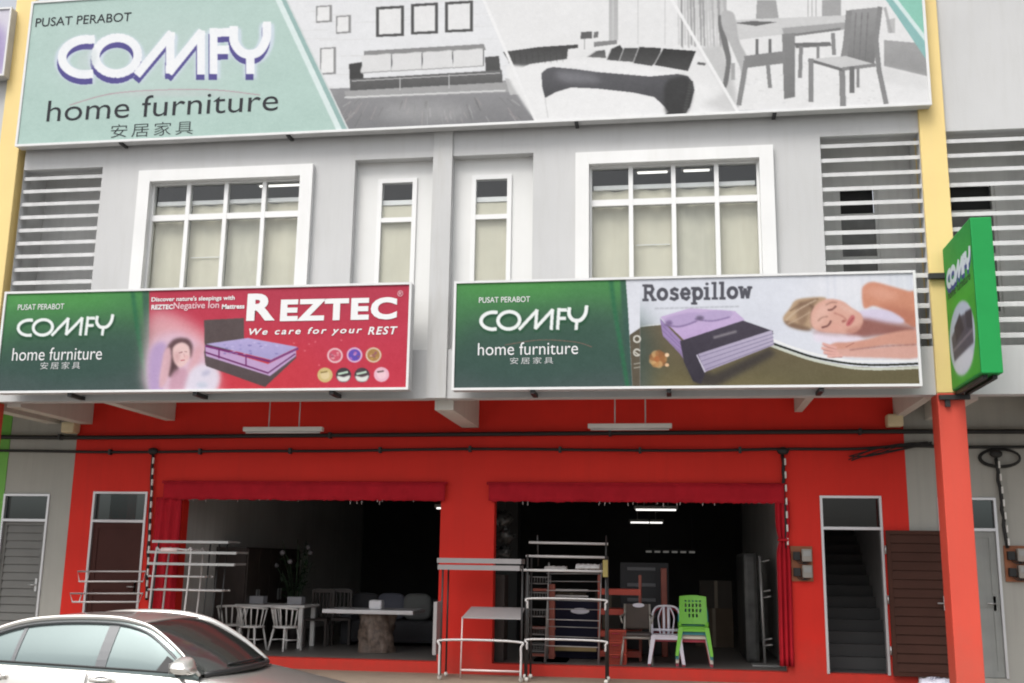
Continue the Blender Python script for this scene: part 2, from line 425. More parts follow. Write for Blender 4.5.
# ------------------------------------------------------------------ one half of a shop lot
ZB, ZT = 4.12, 10.25
def half_lot(root, cx, s, beams, win_light):
    X = lambda u: cx+s*u
    def H(u0, u1, z0, z1): return (min(X(u0), X(u1)), max(X(u0), X(u1)), z0, z1)
    a, b = sorted((X(.14), X(6.52)))
    niche, win, lou = H(.141, 1.30, 4.80, 7.62), H(2.08, 4.42, 4.95, 7.40), H(5.23, 6.519, 4.75, 7.68)
    w = MB(); w.wall(a, b, ZB, ZT, 0, .20, [niche, win, lou]); w.build('upper_wall', M_GREY, root)
    # white niche with a narrow window
    sw = H(.40, .98, 5.05, 7.36)
    n = MB(); n.wall(niche[0], niche[1], niche[2], niche[3], .145, .24, [H(.46, .92, 5.11, 7.31)])
    n.build('niche_panel', M_NICHE, root)
    wf = MB(); wf.frame(sw[0], sw[1], sw[2], sw[3], .065, .115, .165); wf.box(sw[0]+.065, sw[1]-.065, .12, .16, 6.70, 6.77)
    W = wf.build('window', M_WFRAME, root)
    MB().box(sw[0]+.06, sw[1]-.06, .137, .143, sw[2]+.06, sw[3]-.06).build('pane', M_GLASS, W)
    MB().box(sw[0]+.06, sw[1]-.06, .185, .20, 5.1, 6.97).build('blind', M_BLIND, W)
    MB().box(sw[0]+.062, sw[1]-.062, .17, .21, 6.975, 7.045).build('blind_rail', M_BLINDRAIL, W)
    # large window in a white surround
    t = MB(); x0, x1 = win[0]-.175, win[1]+.175
    t.box(x0, win[0]+.012, -.09, .05, 4.9, 7.56); t.box(win[1]-.012, x1, -.09, .05, 4.9, 7.56); t.box(win[0]+.013, win[1]-.013, -.09, .05, 7.385, 7.56)
    t.build('window_surround', M_WHITE, root)
    wf = MB(); x0, x1 = win[0], win[1]
    wf.frame(x0+.013, x1-.013, 4.95, 7.384, .032, .02, .10)
    step = (x1-x0)/4
    for k in (1, 2, 3): wf.box(x0+k*step-.030, x0+k*step+.030, .015, .096, 5.0, 7.351)
    for k in range(4): wf.box(x0+k*step+(.046 if k == 0 else .031), x0+(k+1)*step-(.046 if k == 3 else .031), .018, .098, 6.80, 6.89)
    W = wf.build('window', M_WFRAME, root)
    MB().box(x0+.046, x1-.046, .055, .060, 5.0, 7.351).build('pane', M_GLASS, W)
    rnd = random.Random(int(cx*10)+s)
    bls = []
    for k in range(4):                               # roller blind drawn to just under the top lights, a little rumpled
        bl = MB(); bls.append(bl); gp = rnd.uniform(.004, .03)
        p0, p1 = x0+k*step+gp, x0+(k+1)*step-rnd.uniform(.004, .03)
        nx = 8; vs = []; fs = []
        for zz in range(7):
            for xx in range(nx+1):
                vs.append((p0+(p1-p0)*xx/nx, .150+.010*math.sin(xx*1.7+k*2+zz*.8)+rnd.uniform(-.006, .006), 5.0+(7.06-5.0)*zz/6+(.012*math.sin(xx*.9+k) if zz == 6 else 0)))
        for zz in range(6):
            for xx in range(nx): i = zz*(nx+1)+xx; fs.append((i, i+1, i+nx+2, i+nx+1))
        bl.add(vs, fs, True)
    for k, bl in enumerate(bls):
        bl.build('blind', (M_BLIND, M_BLIND2, M_BLIND3)[rnd.randrange(3)], W)
        if rnd.random() < .6:
            za = rnd.uniform(5.7, 6.4); MB().box(x0+k*step+.06, x0+(k+1)*step-.06, .128, .134, za, za+.012).build('fold', M_BLINDRAIL, W)
    MB().box(x0+.063, x1-.063, .105, .165, 7.065, 7.125).build('blind_rail', M_BLINDRAIL, W)
    # slatted screen before a service balcony
    sl = MB(); z = 7.56
    q0, q1 = lou[0], lou[1]
    while z > 4.8:
        sl.add([(x, y+dy, z+zz) for x in (q0, q1) for (y, zz, dy) in ((.03, -.040, 0), (.03, .014, 0), (.12, .045, 0), (.12, .022, 0))],
               [(0, 1, 2, 3), (7, 6, 5, 4), (0, 4, 5, 1), (1, 5, 6, 2), (2, 6, 7, 3), (3, 7, 4, 0)]); z -= .205
    sl.build('slat_screen', M_SLAT, root)
    bw = MB(); hole = H(5.75, 6.42, 5.3, 7.17) if cx > 1 else (H(5.52, 6.06, 5.3, 7.17) if s > 0 else H(5.28, 5.52, 5.3, 6.88))
    bw.wall(q0-.1, q1+.1, 4.7, 7.75, .62, .72, [hole])
    bw.box(q0-.1, q0-.002, .201, .619, 4.7, 7.75); bw.box(q1+.002, q1+.1, .201, .619, 4.7, 7.75); bw.box(q0-.1, q1+.1, .201, .619, 7.751, 7.85); bw.box(q0-.1, q1+.1, .201, .619, 4.6, 4.699)
    bw.build('balcony_wall', M_BACK, root)
    wf = MB(); wf.frame(hole[0], hole[1], hole[2], hole[3], .04, .64, .70); mid = hole[3]-.44
    wf.box(hole[0]+.04, hole[1]-.04, .65, .69, mid, mid+.05); wf.box(hole[0]+.04, hole[1]-.04, .65, .69, mid-.62, mid-.57)
    W = wf.build('window', M_BACK, root)
    MB().box(hole[0]+.041, hole[1]-.041, .74, .75, mid+.02, hole[3]-.02).build('pane', M_DARK, W)
    MB().box(hole[0]+.041, hole[1]-.041, .66, .665, hole[2]+.04, mid-.001).build('pane', mat('dusty_pane', (.13, .13, .125), .3, var=.3, scale=4), W)
    # rooms behind the upper windows
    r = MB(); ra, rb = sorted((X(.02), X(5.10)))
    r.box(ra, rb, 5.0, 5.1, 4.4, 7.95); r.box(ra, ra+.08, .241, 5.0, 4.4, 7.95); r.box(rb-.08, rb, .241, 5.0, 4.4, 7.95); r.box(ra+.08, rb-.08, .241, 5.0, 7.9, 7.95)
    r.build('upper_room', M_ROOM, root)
    # beams over the walkway
    for (u0, u1, zb) in beams:
        xa, xb = sorted((X(u0), X(u1)))
        MB().box(xa, xb, .202, 2.198, zb, 4.60).build('beam', M_BEAM, root)
def spine(root, cx, half=None):
    """pilaster on the party line and the beam under it"""
    x0, x1 = cx-.139, cx+.139
    MB().box(x0, x1, -.035, .2, ZB+.002, ZT-.01).build('pilaster', M_PILASTER, root)
    MB().box(cx-.06, cx+.20, .202, 2.198, 3.99, 4.6).build('beam', M_BEAM, root)
def soffit(root, x0, x1):
    MB().box(x0, x1, .201, 2.6, 4.601, 4.75).build('walkway_ceiling', M_BEAM, root)
def roof(root, x0, x1):
    m = MB(); m.add([(x0, .25, 10.2), (x1, .25, 10.2), (x1, 9, 10.6), (x0, 9, 10.6), (x0, .25, 10.12), (x1, .25, 10.12), (x1, 9, 10.5), (x0, 9, 10.5)],
                    [(0, 1, 2, 3), (7, 6, 5, 4), (0, 4, 5, 1), (1, 5, 6, 2), (2, 6, 7, 3), (3, 7, 4, 0)])
    m.build('roof', M_ROOF, root)
def column(root, cx, zs=4.13, low=None):
    c = MB().box(cx-.165, cx+.165, -.06, .30, zs+.002, 10.52, bev=.012).build('column_upper', M_YELLOW, root)
    MB().box(cx-.165, cx+.165, -.06, .30, -.02, zs, bev=.012).build('column_lower', low or M_REDLIT, root)
def transom_door(root, x0, x1, leaf_mat, kind, z0=SZ, zt=2.50, ztop=2.97, Y=2.2, hinge=None, swing=0):
    """door frame with a fixed light above; kind: 'panel', 'louvre', 'boards' or None for a doorway standing open"""
    fr = MB(); t = .035
    fr.box(x0, x0+t, Y-.02, Y+.10, z0, ztop); fr.box(x1-t, x1, Y-.02, Y+.10, z0, ztop); fr.box(x0+t, x1-t, Y-.02, Y+.10, ztop-t, ztop); fr.box(x0+t, x1-t, Y-.018, Y+.10, zt-.02, zt+.02)
    D = fr.build('door', M_ALU, root)
    MB().box(x0+t, x1-t, Y+.04, Y+.046, zt+.02, ztop-t).build('transom_light', M_DGLASS, D)
    if kind: leaf(D, x0+t+.003, x1-t-.003, z0+.01, zt-.024, Y+.03, Y+.07, leaf_mat, kind)
    return D
def leaf(D, x0, x1, z0, z1, y0, y1, lm, kind):
    l = MB()
    if kind == 'panel':
        l.box(x0, x1, y0, y1, z0, z1)
        l.frame(x0, x1, z0, z1, .09, y0-.012, y0-.001); l.box(x0+.09, x1-.09, y0-.012, y0-.001, (z0+z1)/2-.05, (z0+z1)/2+.05)
    else:
        n = 15; l.frame(x0, x1, z0, z1, .055, y0, y1)
        h = (z1-z0-.11)/n
        for k in range(n):
            za = z0+.055+k*h
            l.add([(x, y, z) for x in (x0+.055, x1-.055) for (y, z) in ((y0+.004, za+.006), (y0+.024, za+h-.004), (y0+.034, za+h-.004), (y0+.016, za+.006))],
                  [(0, 1, 2, 3), (7, 6, 5, 4), (0, 4, 5, 1), (1, 5, 6, 2), (2, 6, 7, 3), (3, 7, 4, 0)])
        l.box(x0+.055, x1-.055, y0+.03, y1-.002, z0+.055, z1-.055)
    l.build('door_leaf', lm, D)
    hx = x1-.07
    h = MB(); h.box(hx-.018, hx+.018, y0-.012, y0, (z0+z1)/2-.10, (z0+z1)/2+.10); h.tube([(hx, y0-.01, (z0+z1)/2), (hx, y0-.055, (z0+z1)/2), (hx-.11, y0-.055, (z0+z1)/2)], .010, 8)
    h.build('handle', M_STEEL, D)

# ------------------------------------------------------------------ the two-lot furniture shop
shop = thing('shophouse', 'two storey grey shophouse with red painted ground floor, yellow topped columns and white framed windows', 'building', (0, 2.0, 0))
spine(shop, 0)
half_lot(shop, 0, -1, [(4.84, 5.0, 4.125), (6.28, 6.50, 4.07)], 1)
half_lot(shop, 0, 1, [(5.0, 5.11, 4.21), (6.42, 6.55, 4.12)], 1)
soffit(shop, -6.68, 6.68); roof(shop, -6.68, 6.68)
column(shop, -6.77); column(shop, 6.685)
OL, OR = (-4.58, -.37, SZ, 2.87), (.47, 4.77, SZ, 2.87)
DL, DR = (-6.14, -5.20, SZ, 2.97), (5.31, 6.18, SZ, 2.97)
w = MB(); w.wall(-6.53, 6.55, WZ-.1, 4.60, 2.2, 2.4, [OL, OR, DL, DR]); w.build('ground_floor_wall', M_RED, shop)
# interior of the showroom
YB = 13.0
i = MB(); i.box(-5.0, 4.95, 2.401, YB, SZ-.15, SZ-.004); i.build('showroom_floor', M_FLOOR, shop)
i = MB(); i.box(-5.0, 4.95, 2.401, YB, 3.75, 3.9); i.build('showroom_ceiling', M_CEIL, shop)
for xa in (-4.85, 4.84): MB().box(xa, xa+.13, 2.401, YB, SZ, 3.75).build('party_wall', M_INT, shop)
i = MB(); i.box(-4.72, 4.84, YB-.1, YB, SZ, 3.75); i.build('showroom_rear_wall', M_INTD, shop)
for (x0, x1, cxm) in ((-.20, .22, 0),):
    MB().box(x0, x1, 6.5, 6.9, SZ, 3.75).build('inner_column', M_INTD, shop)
# stairwell behind the right hand doorway and a closed one at the left
st = MB(); n = 14
for k in range(n): st.box(5.02, 6.45, 3.0+k*.26, 3.0+(k+1)*.26, SZ, SZ+.17*(k+1))
st.build('staircase', M_STAIR, shop)
i = MB(); i.box(6.40, 6.5, 2.401, 7.0, SZ, 5.2); i.box(4.98, 5.01, 2.401, 7.0, SZ, 5.2); i.box(5.02, 6.39, 6.9, 7.0, SZ, 5.2); i.box(5.02, 6.39, 2.401, 2.8, 3.1, 3.2); i.build('stairwell_wall', M_STWALL, shop)
i = MB(); i.box(4.98, 6.45, 2.401, 3.1, SZ-.15, SZ-.003); i.build('stairwell_floor', M_STAIR, shop)
D = transom_door(shop, DL[0], DL[1], M_DOORRED, 'panel'); D['label'] = 'maroon panelled stair door under a glass light'
D = transom_door(shop, DR[0], DR[1], M_BROWN, None); D['label'] = 'brown slatted stair door folded back against the wall'
leaf(D, 6.205, 7.02, SZ, 2.475, 2.10, 2.16, M_BROWN, 'louvre')
for z in (.8, 1.5, 2.2): MB().bar((6.19, 2.13, z-.06), (6.19, 2.13, z+.06), .014).build('hinge', M_STEEL, D)

# ------------------------------------------------------------------ neighbours
nb = thing('shophouse', 'grey neighbouring shophouse with grey door and meters behind the red column', 'building', (13.36, 2.0, 0))
spine(nb, 13.36); half_lot(nb, 13.36, -1, [(6.28, 6.5, 4.08), (4.9, 5.03, 4.1)], 0); soffit(nb, 6.69, 13.5); roof(nb, 6.69, 13.5)
w = MB(); w.wall(6.552, 13.5, WZ-.1, 4.60, 2.2, 2.4, [(6.955, 7.76, SZ, 2.96), (8.9, 12.8, SZ, 2.9)]); w.build('ground_floor_wall', M_OLIVE, nb)
D = transom_door(nb, 6.956, 7.759, M_DOORGREY, 'panel', ztop=2.955)
def shutter(root, x0, x1, z0, z1, y, mt):
    s = MB(); z = z0; k = 0
    vs = []; fs = []
    n = int((z1-z0)/.035)
    for k in range(n+1): vs += [(x0, y+.012*math.sin(k*math.pi/1.5), z0+(z1-z0)*k/n), (x1, y+.012*math.sin(k*math.pi/1.5), z0+(z1-z0)*k/n)]
    for k in range(n): fs.append((2*k, 2*k+1, 2*k+3, 2*k+2))
    s.add(vs, fs); return s.build('roller_shutter', mt, root)
shutter(nb, 8.9, 12.8, SZ, 2.9, 2.3, M_ALU)
nl = thing('shophouse', 'grey neighbouring shophouse with lime green shop wall and grey louvred door', 'building', (-13.36, 2.0, 0))
spine(nl, -13.36); half_lot(nl, -13.36, 1, [(6.28, 6.5, 4.08), (4.9, 5.03, 4.1)], 0); soffit(nl, -13.5, -6.69); roof(nl, -13.5, -6.69)
w = MB(); w.wall(-7.72, -6.532, WZ-.1, 4.60, 2.2, 2.4, [(-7.719, -6.90, SZ, 2.93)]); w.build('ground_floor_wall', M_OLIVE, nl)
w = MB(); w.wall(-13.5, -7.721, WZ-.1, 4.60, 2.19, 2.4, [(-12.8, -8.9, SZ, 2.9)]); w.build('painted_wall', M_GREEN, nl)
transom_door(nl, -7.718, -6.901, M_LOUVDOOR, 'louvre', ztop=2.925)
shutter(nl, -12.8, -8.9, SZ, 2.9, 2.3, M_ALU)
# ------------------------------------------------------------------ signs
M_PRINT = print_mat('printed_vinyl', rough=.5)
M_SIGNFRAME = mat('white_sign_frame', (.64, .64, .635), .4, var=.05, scale=4, streak=.1)
M_SIGNBACK = mat('sign_case', (.5, .5, .5), .5)
M_ARM = mat('black_steel_arm', (.02, .02, .02), .5)
M_LETW = mat('white_vinyl', (.66, .66, .66), .4, var=.02)
M_LETD = mat('dark_grey_vinyl', (.034, .035, .040), .6, spec=.1, var=.02)
M_LETM = mat('mid_grey_vinyl', (.10, .10, .105), .4, var=.02)
M_LETP = mat('pale_pink_vinyl', (.62, .42, .45), .4, var=.02)

def logo_strokes():
    t = lambda a0, a1, n=22: np.radians(np.linspace(a0, a1, n))
    C = [(.122+.112*math.cos(a), .5-.42*math.sin(a)) for a in t(78, 282)]; C = [(C[0][0]+.012, C[0][1])]+C+[(C[-1][0]+.004, C[-1][1])]
    O = [(.272+.102*math.cos(a), .5-.42*math.sin(a)) for a in t(0, 360, 30)]
    Mm = [(.375, .93), (.532, .06), (.528, .90), (.678, .06), (.678, .94)]
    Fa = [(.738, .02), (.738, .94)]; Fb = [(.738, .08), (.808, .08)]; Fc = [(.738, .46), (.802, .46)]
    Ya = list(spline([(.835, .0), (.838, .30), (.872, .52), (.915, .58), (.958, .52), (.99, .28), (.995, -.06)], 6, False)); Yb = [(.915, .58), (.915, .96)]
    return [C, O, Mm, Fa, Fb, Fc, Ya, Yb]
def draw_logo(cv, tl, tr, bl, br, w, col, dx=0, dy=0, blur=.3):
    tl, tr, bl, br = map(np.array, (tl, tr, bl, br))
    for s in logo_strokes():
        s = np.array(s); u, v = s[:, :1], s[:, 1:]
        p = (tl*(1-u)+tr*u)*(1-v)+(bl*(1-u)+br*u)*v
        cv.line(p+[dx, dy], w, col, 1, blur)

def sign_case(root, x0, x1, z0, z1, yf, yb, border):
    """shallow box with a raised rim; the print sits inside the rim"""
    MB().box(x0, x1, yf+.012, yb, z0, z1).build('sign_box', M_SIGNBACK, root)
    MB().frame(x0-.006, x1+.006, z0-.006, z1+.006, border, yf-.012, yf+.0115).build('sign_frame', M_SIGNFRAME, root)

# ---- the long billboard along the top
YT = -.20
bx0, bx1, bz0, bz1 = -6.565, 6.655, 7.985, 10.37
bb = thing('billboard', 'wide billboard along the top wall with pale teal end and black and white furniture photographs', 'billboard', ((bx0+bx1)/2, YT, bz0))
sign_case(bb, bx0, bx1, bz0, bz1, YT, -.04, .035)
cv = Canvas(0, -110, 945, 155, 2, (236, 237, 239))
G = lambda g, d=0: (g, g, g+d)
rnd = random.Random(3)
# sofa photograph
for k in range(60):
    y = rnd.uniform(-100, 95); x = rnd.uniform(230, 500); cv.line([(x, y), (x+rnd.uniform(15, 60), y-1)], .8, G(222), .6)
cv.poly([(300, 90), (345, 88), (520, 80), (545, 128), (340, 136)], G(156, 2), col2=G(128, 2))
for k in range(70):
    x = rnd.uniform(325, 540); y = rnd.uniform(96, 118); dx = (x-430)*.25
    cv.line([(x, y), (x+dx*.4, y+rnd.uniform(5, 14))], rnd.uniform(.7, 1.6), rnd.choice([G(120), G(176), G(150), (168, 160, 160)]), .6)
cv.ell(425, 112, 45, 10, G(186), .5, 5)
for f in [(376, 7, 404, 37), (411, 4, 438, 34.5), (445, 2, 473, 32.5)]:
    cv.poly([(f[0], f[1]), (f[2], f[1]-1.5), (f[2], f[3]-1), (f[0], f[3])], G(82)); cv.poly([(f[0]+3, f[1]+2.6), (f[2]-3, f[1]+1.2), (f[2]-3, f[3]-3.6), (f[0]+3, f[3]-2.6)], G(238))
for f in [(316, 6, 332, 23), (336, 16, 351, 34), (320, 48, 336, 75)]:
    cv.poly([(f[0], f[1]), (f[2], f[1]-1), (f[2], f[3]-1), (f[0], f[3])], G(150)); cv.poly([(f[0]+1.6, f[1]+1.3), (f[2]-2.4, f[1]+.6), (f[2]-2.4, f[3]-2.8), (f[0]+1, f[3]-1.8)], G(240))
cv.poly([(364, 51), (484, 44), (486, 50), (364, 56)], G(146)); cv.poly([(349, 64), (362, 62), (364, 82), (350, 84)], G(70)); cv.poly([(485, 57), (499, 56), (501, 76), (486, 78)], G(84))
cv.poly([(350, 79), (502, 70), (503, 88), (350, 96)], G(112), col2=G(84)); cv.poly([(344, 91), (508, 82), (512, 92), (347, 99)], G(170)); cv.line([(345, 97.5), (505, 90.5)], 1.5, G(222))
cv.line([(352, 81), (500, 73)], 1, G(190)); cv.line([(400, 78), (400, 90)], 1.2, G(200)); cv.line([(449, 75), (449, 88)], 1.2, G(198))
cv.poly([(505, 78), (515, 80), (520, 94), (510, 95)], G(196))
for k in range(4):
    x = 361+k*30.6; y = 55-k*1.7
    cv.blob([(x+1, y+1), (x+15, y), (x+30, y-1), (x+29, y+9), (x+30.5, y+16), (x+15, y+17.5), (x, y+18), (x+1.5, y+9)], G(229)); cv.line([(x+30.6, y), (x+30.8, y+16)], 1.3, G(92), .9); cv.line([(x, y+18), (x+30, y+16)], 1, G(140), .7)
# bed photograph
cv.poly([(395, -110), (483, -2), (539, 126), (737, 112), (672, 0), (610, -110)], G(238))
cv.poly([(609, -110), (618, -110), (618, 40), (609, 41)], G(160), col2=G(196)); cv.poly([(612, -110), (614, -110), (614, 40), (612, 41)], G(205))
for x in (638, 665): cv.line([(x, -110), (x, 44)], 1.2, G(214))
cv.poly([(503, 52), (539, 47), (578, 44.5), (578, 48), (568, 49), (567, 59), (530, 64), (515, 71)], G(70), col2=G(100))
for x in range(508, 566, 6): cv.line([(x, 51), (x+1, 63)], 1, G(70), .5)
cv.poly([(581, 32), (592, 31.5), (592, 38.5), (580.5, 39)], G(100)); cv.poly([(594, 32), (598.5, 31.5), (598, 37.5), (593.5, 38)], G(120)); cv.line([(584.5, 39), (584.5, 49)], 1.4, G(180)); cv.poly([(594, 42), (617, 40), (617, 44), (594, 47)], G(140))
for p, c in [([(587, 57), (596, 51), (605, 50), (606, 58)], 116), ([(606.5, 60), (611, 49), (620, 45), (625, 52), (620, 61)], 88), ([(619, 61), (624, 48), (637, 48), (651, 52), (634, 62)], 100), ([(633, 63), (639, 47), (661, 48), (660, 58), (652, 66)], 84), ([(654, 65), (663, 48.5), (696, 51), (688, 71)], 78)]:
    cv.poly(p, G(c-22), col2=G(c+2)); cv.line(p[:2], 1.1, G(205), .8)
cv.blob([(506, 70), (530, 66), (562, 61), (600, 60), (650, 69), (690, 78), (720, 100), (728, 112), (560, 124), (536, 120)], G(243), blur=1.2)
cv.poly([(541.5, 73), (547, 68.5), (553, 67), (575, 69), (597, 72), (650, 76.5), (678, 74), (688, 76), (693, 83), (694.5, 90), (690, 107), (683, 116), (663, 116), (669, 112), (662, 104), (654, 97), (633, 92.5), (597, 88.5), (571, 87.5), (556, 92), (545, 98), (542, 86)], G(98, 4), col2=G(74, 2))
cv.blob([(665, 85), (682, 76), (692, 84), (691, 102), (684, 115), (667, 115)], G(60), .8, 1.5); cv.blob([(556, 72), (590, 74), (600, 82), (565, 82)], G(150, 6), .6, 3)
for k in range(12): cv.ell(691-k*.6, 82+k*2.9, 2.2, 1.3, G(80))
cv.line([(545, 98), (548, 118)], 1, G(215)); cv.poly([(698, 62), (706, 63), (705, 65.5), (697, 64.5)], G(110))
cv.poly([(700, 104), (737, 88), (760, 112), (735, 116)], G(205), .7, 3)
# dining photograph
cv.poly([(606, -110), (672, 0), (737, 110), (935, 104), (935, -110)], G(238))
for k in range(16):
    x = 678+k*3.2; cv.poly([(x-2-k*.6, -110), (x+.6-k*.2, -110), (x+1.8, 46+rnd.uniform(-2, 3)), (x, 46)], G(rnd.choice([150, 176, 196, 128, 206])), .8, .5)
cv.poly([(699, 48), (722, 44), (735, 88), (737, 110)], G(196), .8, 2); cv.poly([(884, 40), (930, 44), (930, 77), (884, 66)], G(172), col2=G(156)); cv.poly([(884, 66), (930, 77), (930, 90), (880, 82)], G(222), .6, 2)
for k in range(90):
    cv.ell(rnd.uniform(728, 885), rnd.uniform(62, 104), rnd.uniform(1, 3), .8, G(rnd.choice([226, 248, 218])), .6)
W1, W2, W3 = G(144), G(120), G(172)
cv.poly([(757, 0), (776, 0), (779, 20), (756, 19)], W3); cv.poly([(822, 0), (841, -2), (841, 21), (822, 20)], W3)
for x in (808, 812, 816): cv.line([(x, -30), (x, 18)], 1.3, G(186))
cv.poly([(735, 20), (850, 15), (850, 26), (737, 40)], G(214)); cv.poly([(735, 23), (752, 21), (778, 22), (756, 26)], G(110)); cv.poly([(782, 28), (848, 22), (850, 29), (784, 36)], W3); cv.poly([(782, 34), (795, 33), (795, 97), (784, 99)], W1, col2=G(128)); cv.line([(795, 35), (840, 29)], 2.5, W2, .8)
for x in (757, 770): cv.line([(x, 40), (x, 56)], 3, W2)
cv.poly([(794, 43), (830, 42), (832, 46), (796, 48)], W2); cv.line([(801, 47), (800, 77)], 4, W1); cv.line([(833, 34), (834, 54)], 4, W1); cv.line([(818, 47), (818, 60)], 3, W1)
cv.blob([(719, 15), (723, 20), (729, 48), (731, 62), (727, 86), (723, 85), (726, 62), (722, 44), (718, 24)], W2); cv.blob([(722, 12), (734, 14), (739, 40), (747, 58), (746, 80), (740, 104), (737, 104), (741, 74), (736, 58), (729, 42), (722, 26)], G(190)); cv.line([(746, 62), (739, 104)], 5, W1)
cv.poly([(744, 56), (784, 51), (786, 63), (746, 68)], W1, col2=G(140)); cv.line([(768, 66), (770, 87)], 4, W1); cv.line([(733, 64), (733, 79)], 4, G(176))
cv.poly([(849, 10), (880, 7), (878, 40), (874, 66), (846, 66), (848, 40)], G(160), col2=G(128))
for x in (856, 862, 868): cv.line([(x, 13), (x-3, 64)], 1.2, G(124), .8)
cv.line([(880, 8), (876, 40), (879, 70), (886, 103)], 5, W1); cv.line([(849, 12), (846, 44), (842, 66), (843, 106)], 6, W1); cv.poly([(809, 59), (846, 56), (874, 64), (842, 70)], G(212)); cv.line([(809, 60), (843, 70)], 3, W2); cv.line([(811, 60), (811, 101)], 5, W1); cv.line([(843, 69), (875, 65)], 3.5, W1); cv.line([(852, 68), (852, 92)], 5, W2); cv.line([(858, 67), (858, 87)], 3, W1)
cv.line([(885, 8), (891, 32)], 3, G(170), .8); cv.poly([(886, 20), (895, 18), (895, 33), (888, 33)], G(178), .7)
# teal ends with their ribbons
T0 = (191, 214, 207)
cv.poly([(-5, -110), (228, -110), (281, -2), (346, 136), (-5, 160)], T0, col2=(186, 213, 204))
cv.ell(150, 60, 100, 40, (202, 219, 215), .6, 22)
cv.line([(228, -110), (281, -2), (347, 138)], 9, (160, 190, 186)); cv.line([(224, -110), (277.5, -2), (343, 138)], 5.5, (228, 242, 240)); cv.line([(233, -110), (286, -2), (352, 138)], 1.6, (222, 226, 226))
cv.line([(430, -110), (483, -2), (539, 128)], 3, G(247)); cv.line([(606, -110), (672, 0), (739, 114)], 3, G(247))
cv.poly([(820, -110), (890, -2), (930, 55), (940, -110)], (150, 208, 190)); cv.line([(822, -110), (890, -2), (932, 60)], 9, (150, 195, 192)); cv.line([(826, -110), (894, -2), (934, 50)], 4, (222, 240, 238))
# shop name: white letters with a purple drop
q = dict(tl=(60, 38), tr=(268, 27), bl=(60, 79), br=(268, 74))
draw_logo(cv, w=13.5, col=(214, 226, 236), dy=2.5, blur=1.2, **q)
draw_logo(cv, w=8.2, col=(92, 86, 150), dx=-.8, dy=5.2, **q); draw_logo(cv, w=8.4, col=(250, 252, 255), dy=-.6, **q)
for p in ([(80, 54), (96, 50), (94, 66), (78, 70)],): cv.blob(p, (206, 217, 217), .5, 2)
cv.curve([(70, 105), (110, 94), (160, 90), (215, 90), (260, 95)], 1.0, (190, 150, 160), .8); cv.blob([(110, 95), (170, 90.5), (260, 95), (200, 96)], (206, 204, 206), .5, 2)
def sheet_xz(root, x0, x1, z0, z1, Y, nu, nv, cv, name='printed_sheet'):
    return print_sheet(name, (x0, Y, z1), (x1-x0, 0, 0), (0, 0, z0-z1), nu, nv, cv, M_PRINT, root)
sheet_xz(bb, bx0+.025, bx1-.025, bz0+.025, bz1-.025, YT+.004, 1500, 330, cv)
TY = YT
l = Words(); text_px(l, 'PUSAT PERABOT', (36, 15.2, 131, 24), TY, bold=.004); text_px(l, 'home furniture', (48, 94.5, 278, 116), TY, bold=-.004); text_px(l, '安居家具', (111, 122.5, 193, 136), TY, space=1.25, bold=-.01)
l.build('lettering', M_LETD, bb)
# thin ties under it
for x in (-4.9, -2.3, 1.9, 4.6): MB().box(x, x+.05, -.19, -.002, 7.955, 7.984).build('fixing_bracket', M_ARM, bb)

# ---- the two shop fascia signs
YF = -.40
def fascia(label, x0, x1, z0, z1):
    root = thing('shop_sign', label, 'sign', ((x0+x1)/2, YF, z0), 'printed shop signs above the walkway')
    sign_case(root, x0, x1, z0, z1, YF, YF+.20, .032)
    for px in ((76, 200, 335) if x0 < 0 else (534, 669, 820)):
        x = at(px, 394, -.2)[0]
        MB().box(x-.03, x+.03, YF+.03, -.002, z0-.055, z0-.004).build('support_arm', M_ARM, root)
    return root
def green_panel(cv, x0, x1, y0, y1, bx):
    cv.poly([(x0, y0), (x1, y0), (x1, y1), (x0, y1)], (82, 150, 84), col2=(60, 84, 78)); cv.blob([(x0+10, y0+58), (x0+60, y0+46), (x1, y0+40), (x1, y1), (x0, y1)], (62, 84, 80), .75, 12)
    cv.ell(x0+60, y0+8, 60, 14, (92, 172, 84), .5, 9); cv.blob([(x0, y1-22), (x0+70, y1-12), (x1, y1-24), (x1, y1+4), (x0, y1+4)], (82, 92, 92), .5, 6)
    cv.curve([(bx-16, y0), (bx-11, y0+40), (bx-5, y0+75), (bx+3, y1)], 4, (50, 112, 78), .8, 1); cv.poly(np.vstack([spline([(bx-6, y0), (bx-4, y0+40), (bx, y0+75), (bx+5, y1)], 6, False), [(x1, y1), (x1, y0)]]), (62, 92, 84), .75, .8)
def flower(cv, x, y, r, cols):
    for k in range(9):
        a = k*.7; cv.ell(x+math.cos(a)*r*.6, y+math.sin(a)*r*.6, r*.42, r*.42, rnd.choice(cols), .7, .5)

# left: red mattress advertisement
sl = fascia('green shop sign joined to a crimson advertisement of a mattress with seven round badges', -6.315, -.300, 4.185, 5.655)
cv = Canvas(-4, 280, 416, 398, 3, (199, 58, 84))
cv.poly([(150, 283), (412, 283), (412, 395), (150, 395)], (190, 62, 84), col2=(204, 60, 78)); cv.ell(260, 370, 60, 30, (206, 62, 70), .6, 14); cv.ell(320, 300, 70, 18, (184, 66, 86), .6, 9)
green_panel(cv, -4, 149, 286, 395, 148)
cv.blob([(149, 318), (168, 312), (190, 322), (212, 340), (214, 366), (216, 394), (150, 394)], (236, 198, 202), .75, 6); cv.blob([(150, 346), (176, 332), (205, 350), (206, 394), (150, 394)], (224, 196, 216), .85, 4)
cv.blob([(150, 352), (164, 342), (168, 360), (160, 376), (162, 393), (150, 393)], (186, 160, 202), .95, 2)          # sheet drawn up beside the head
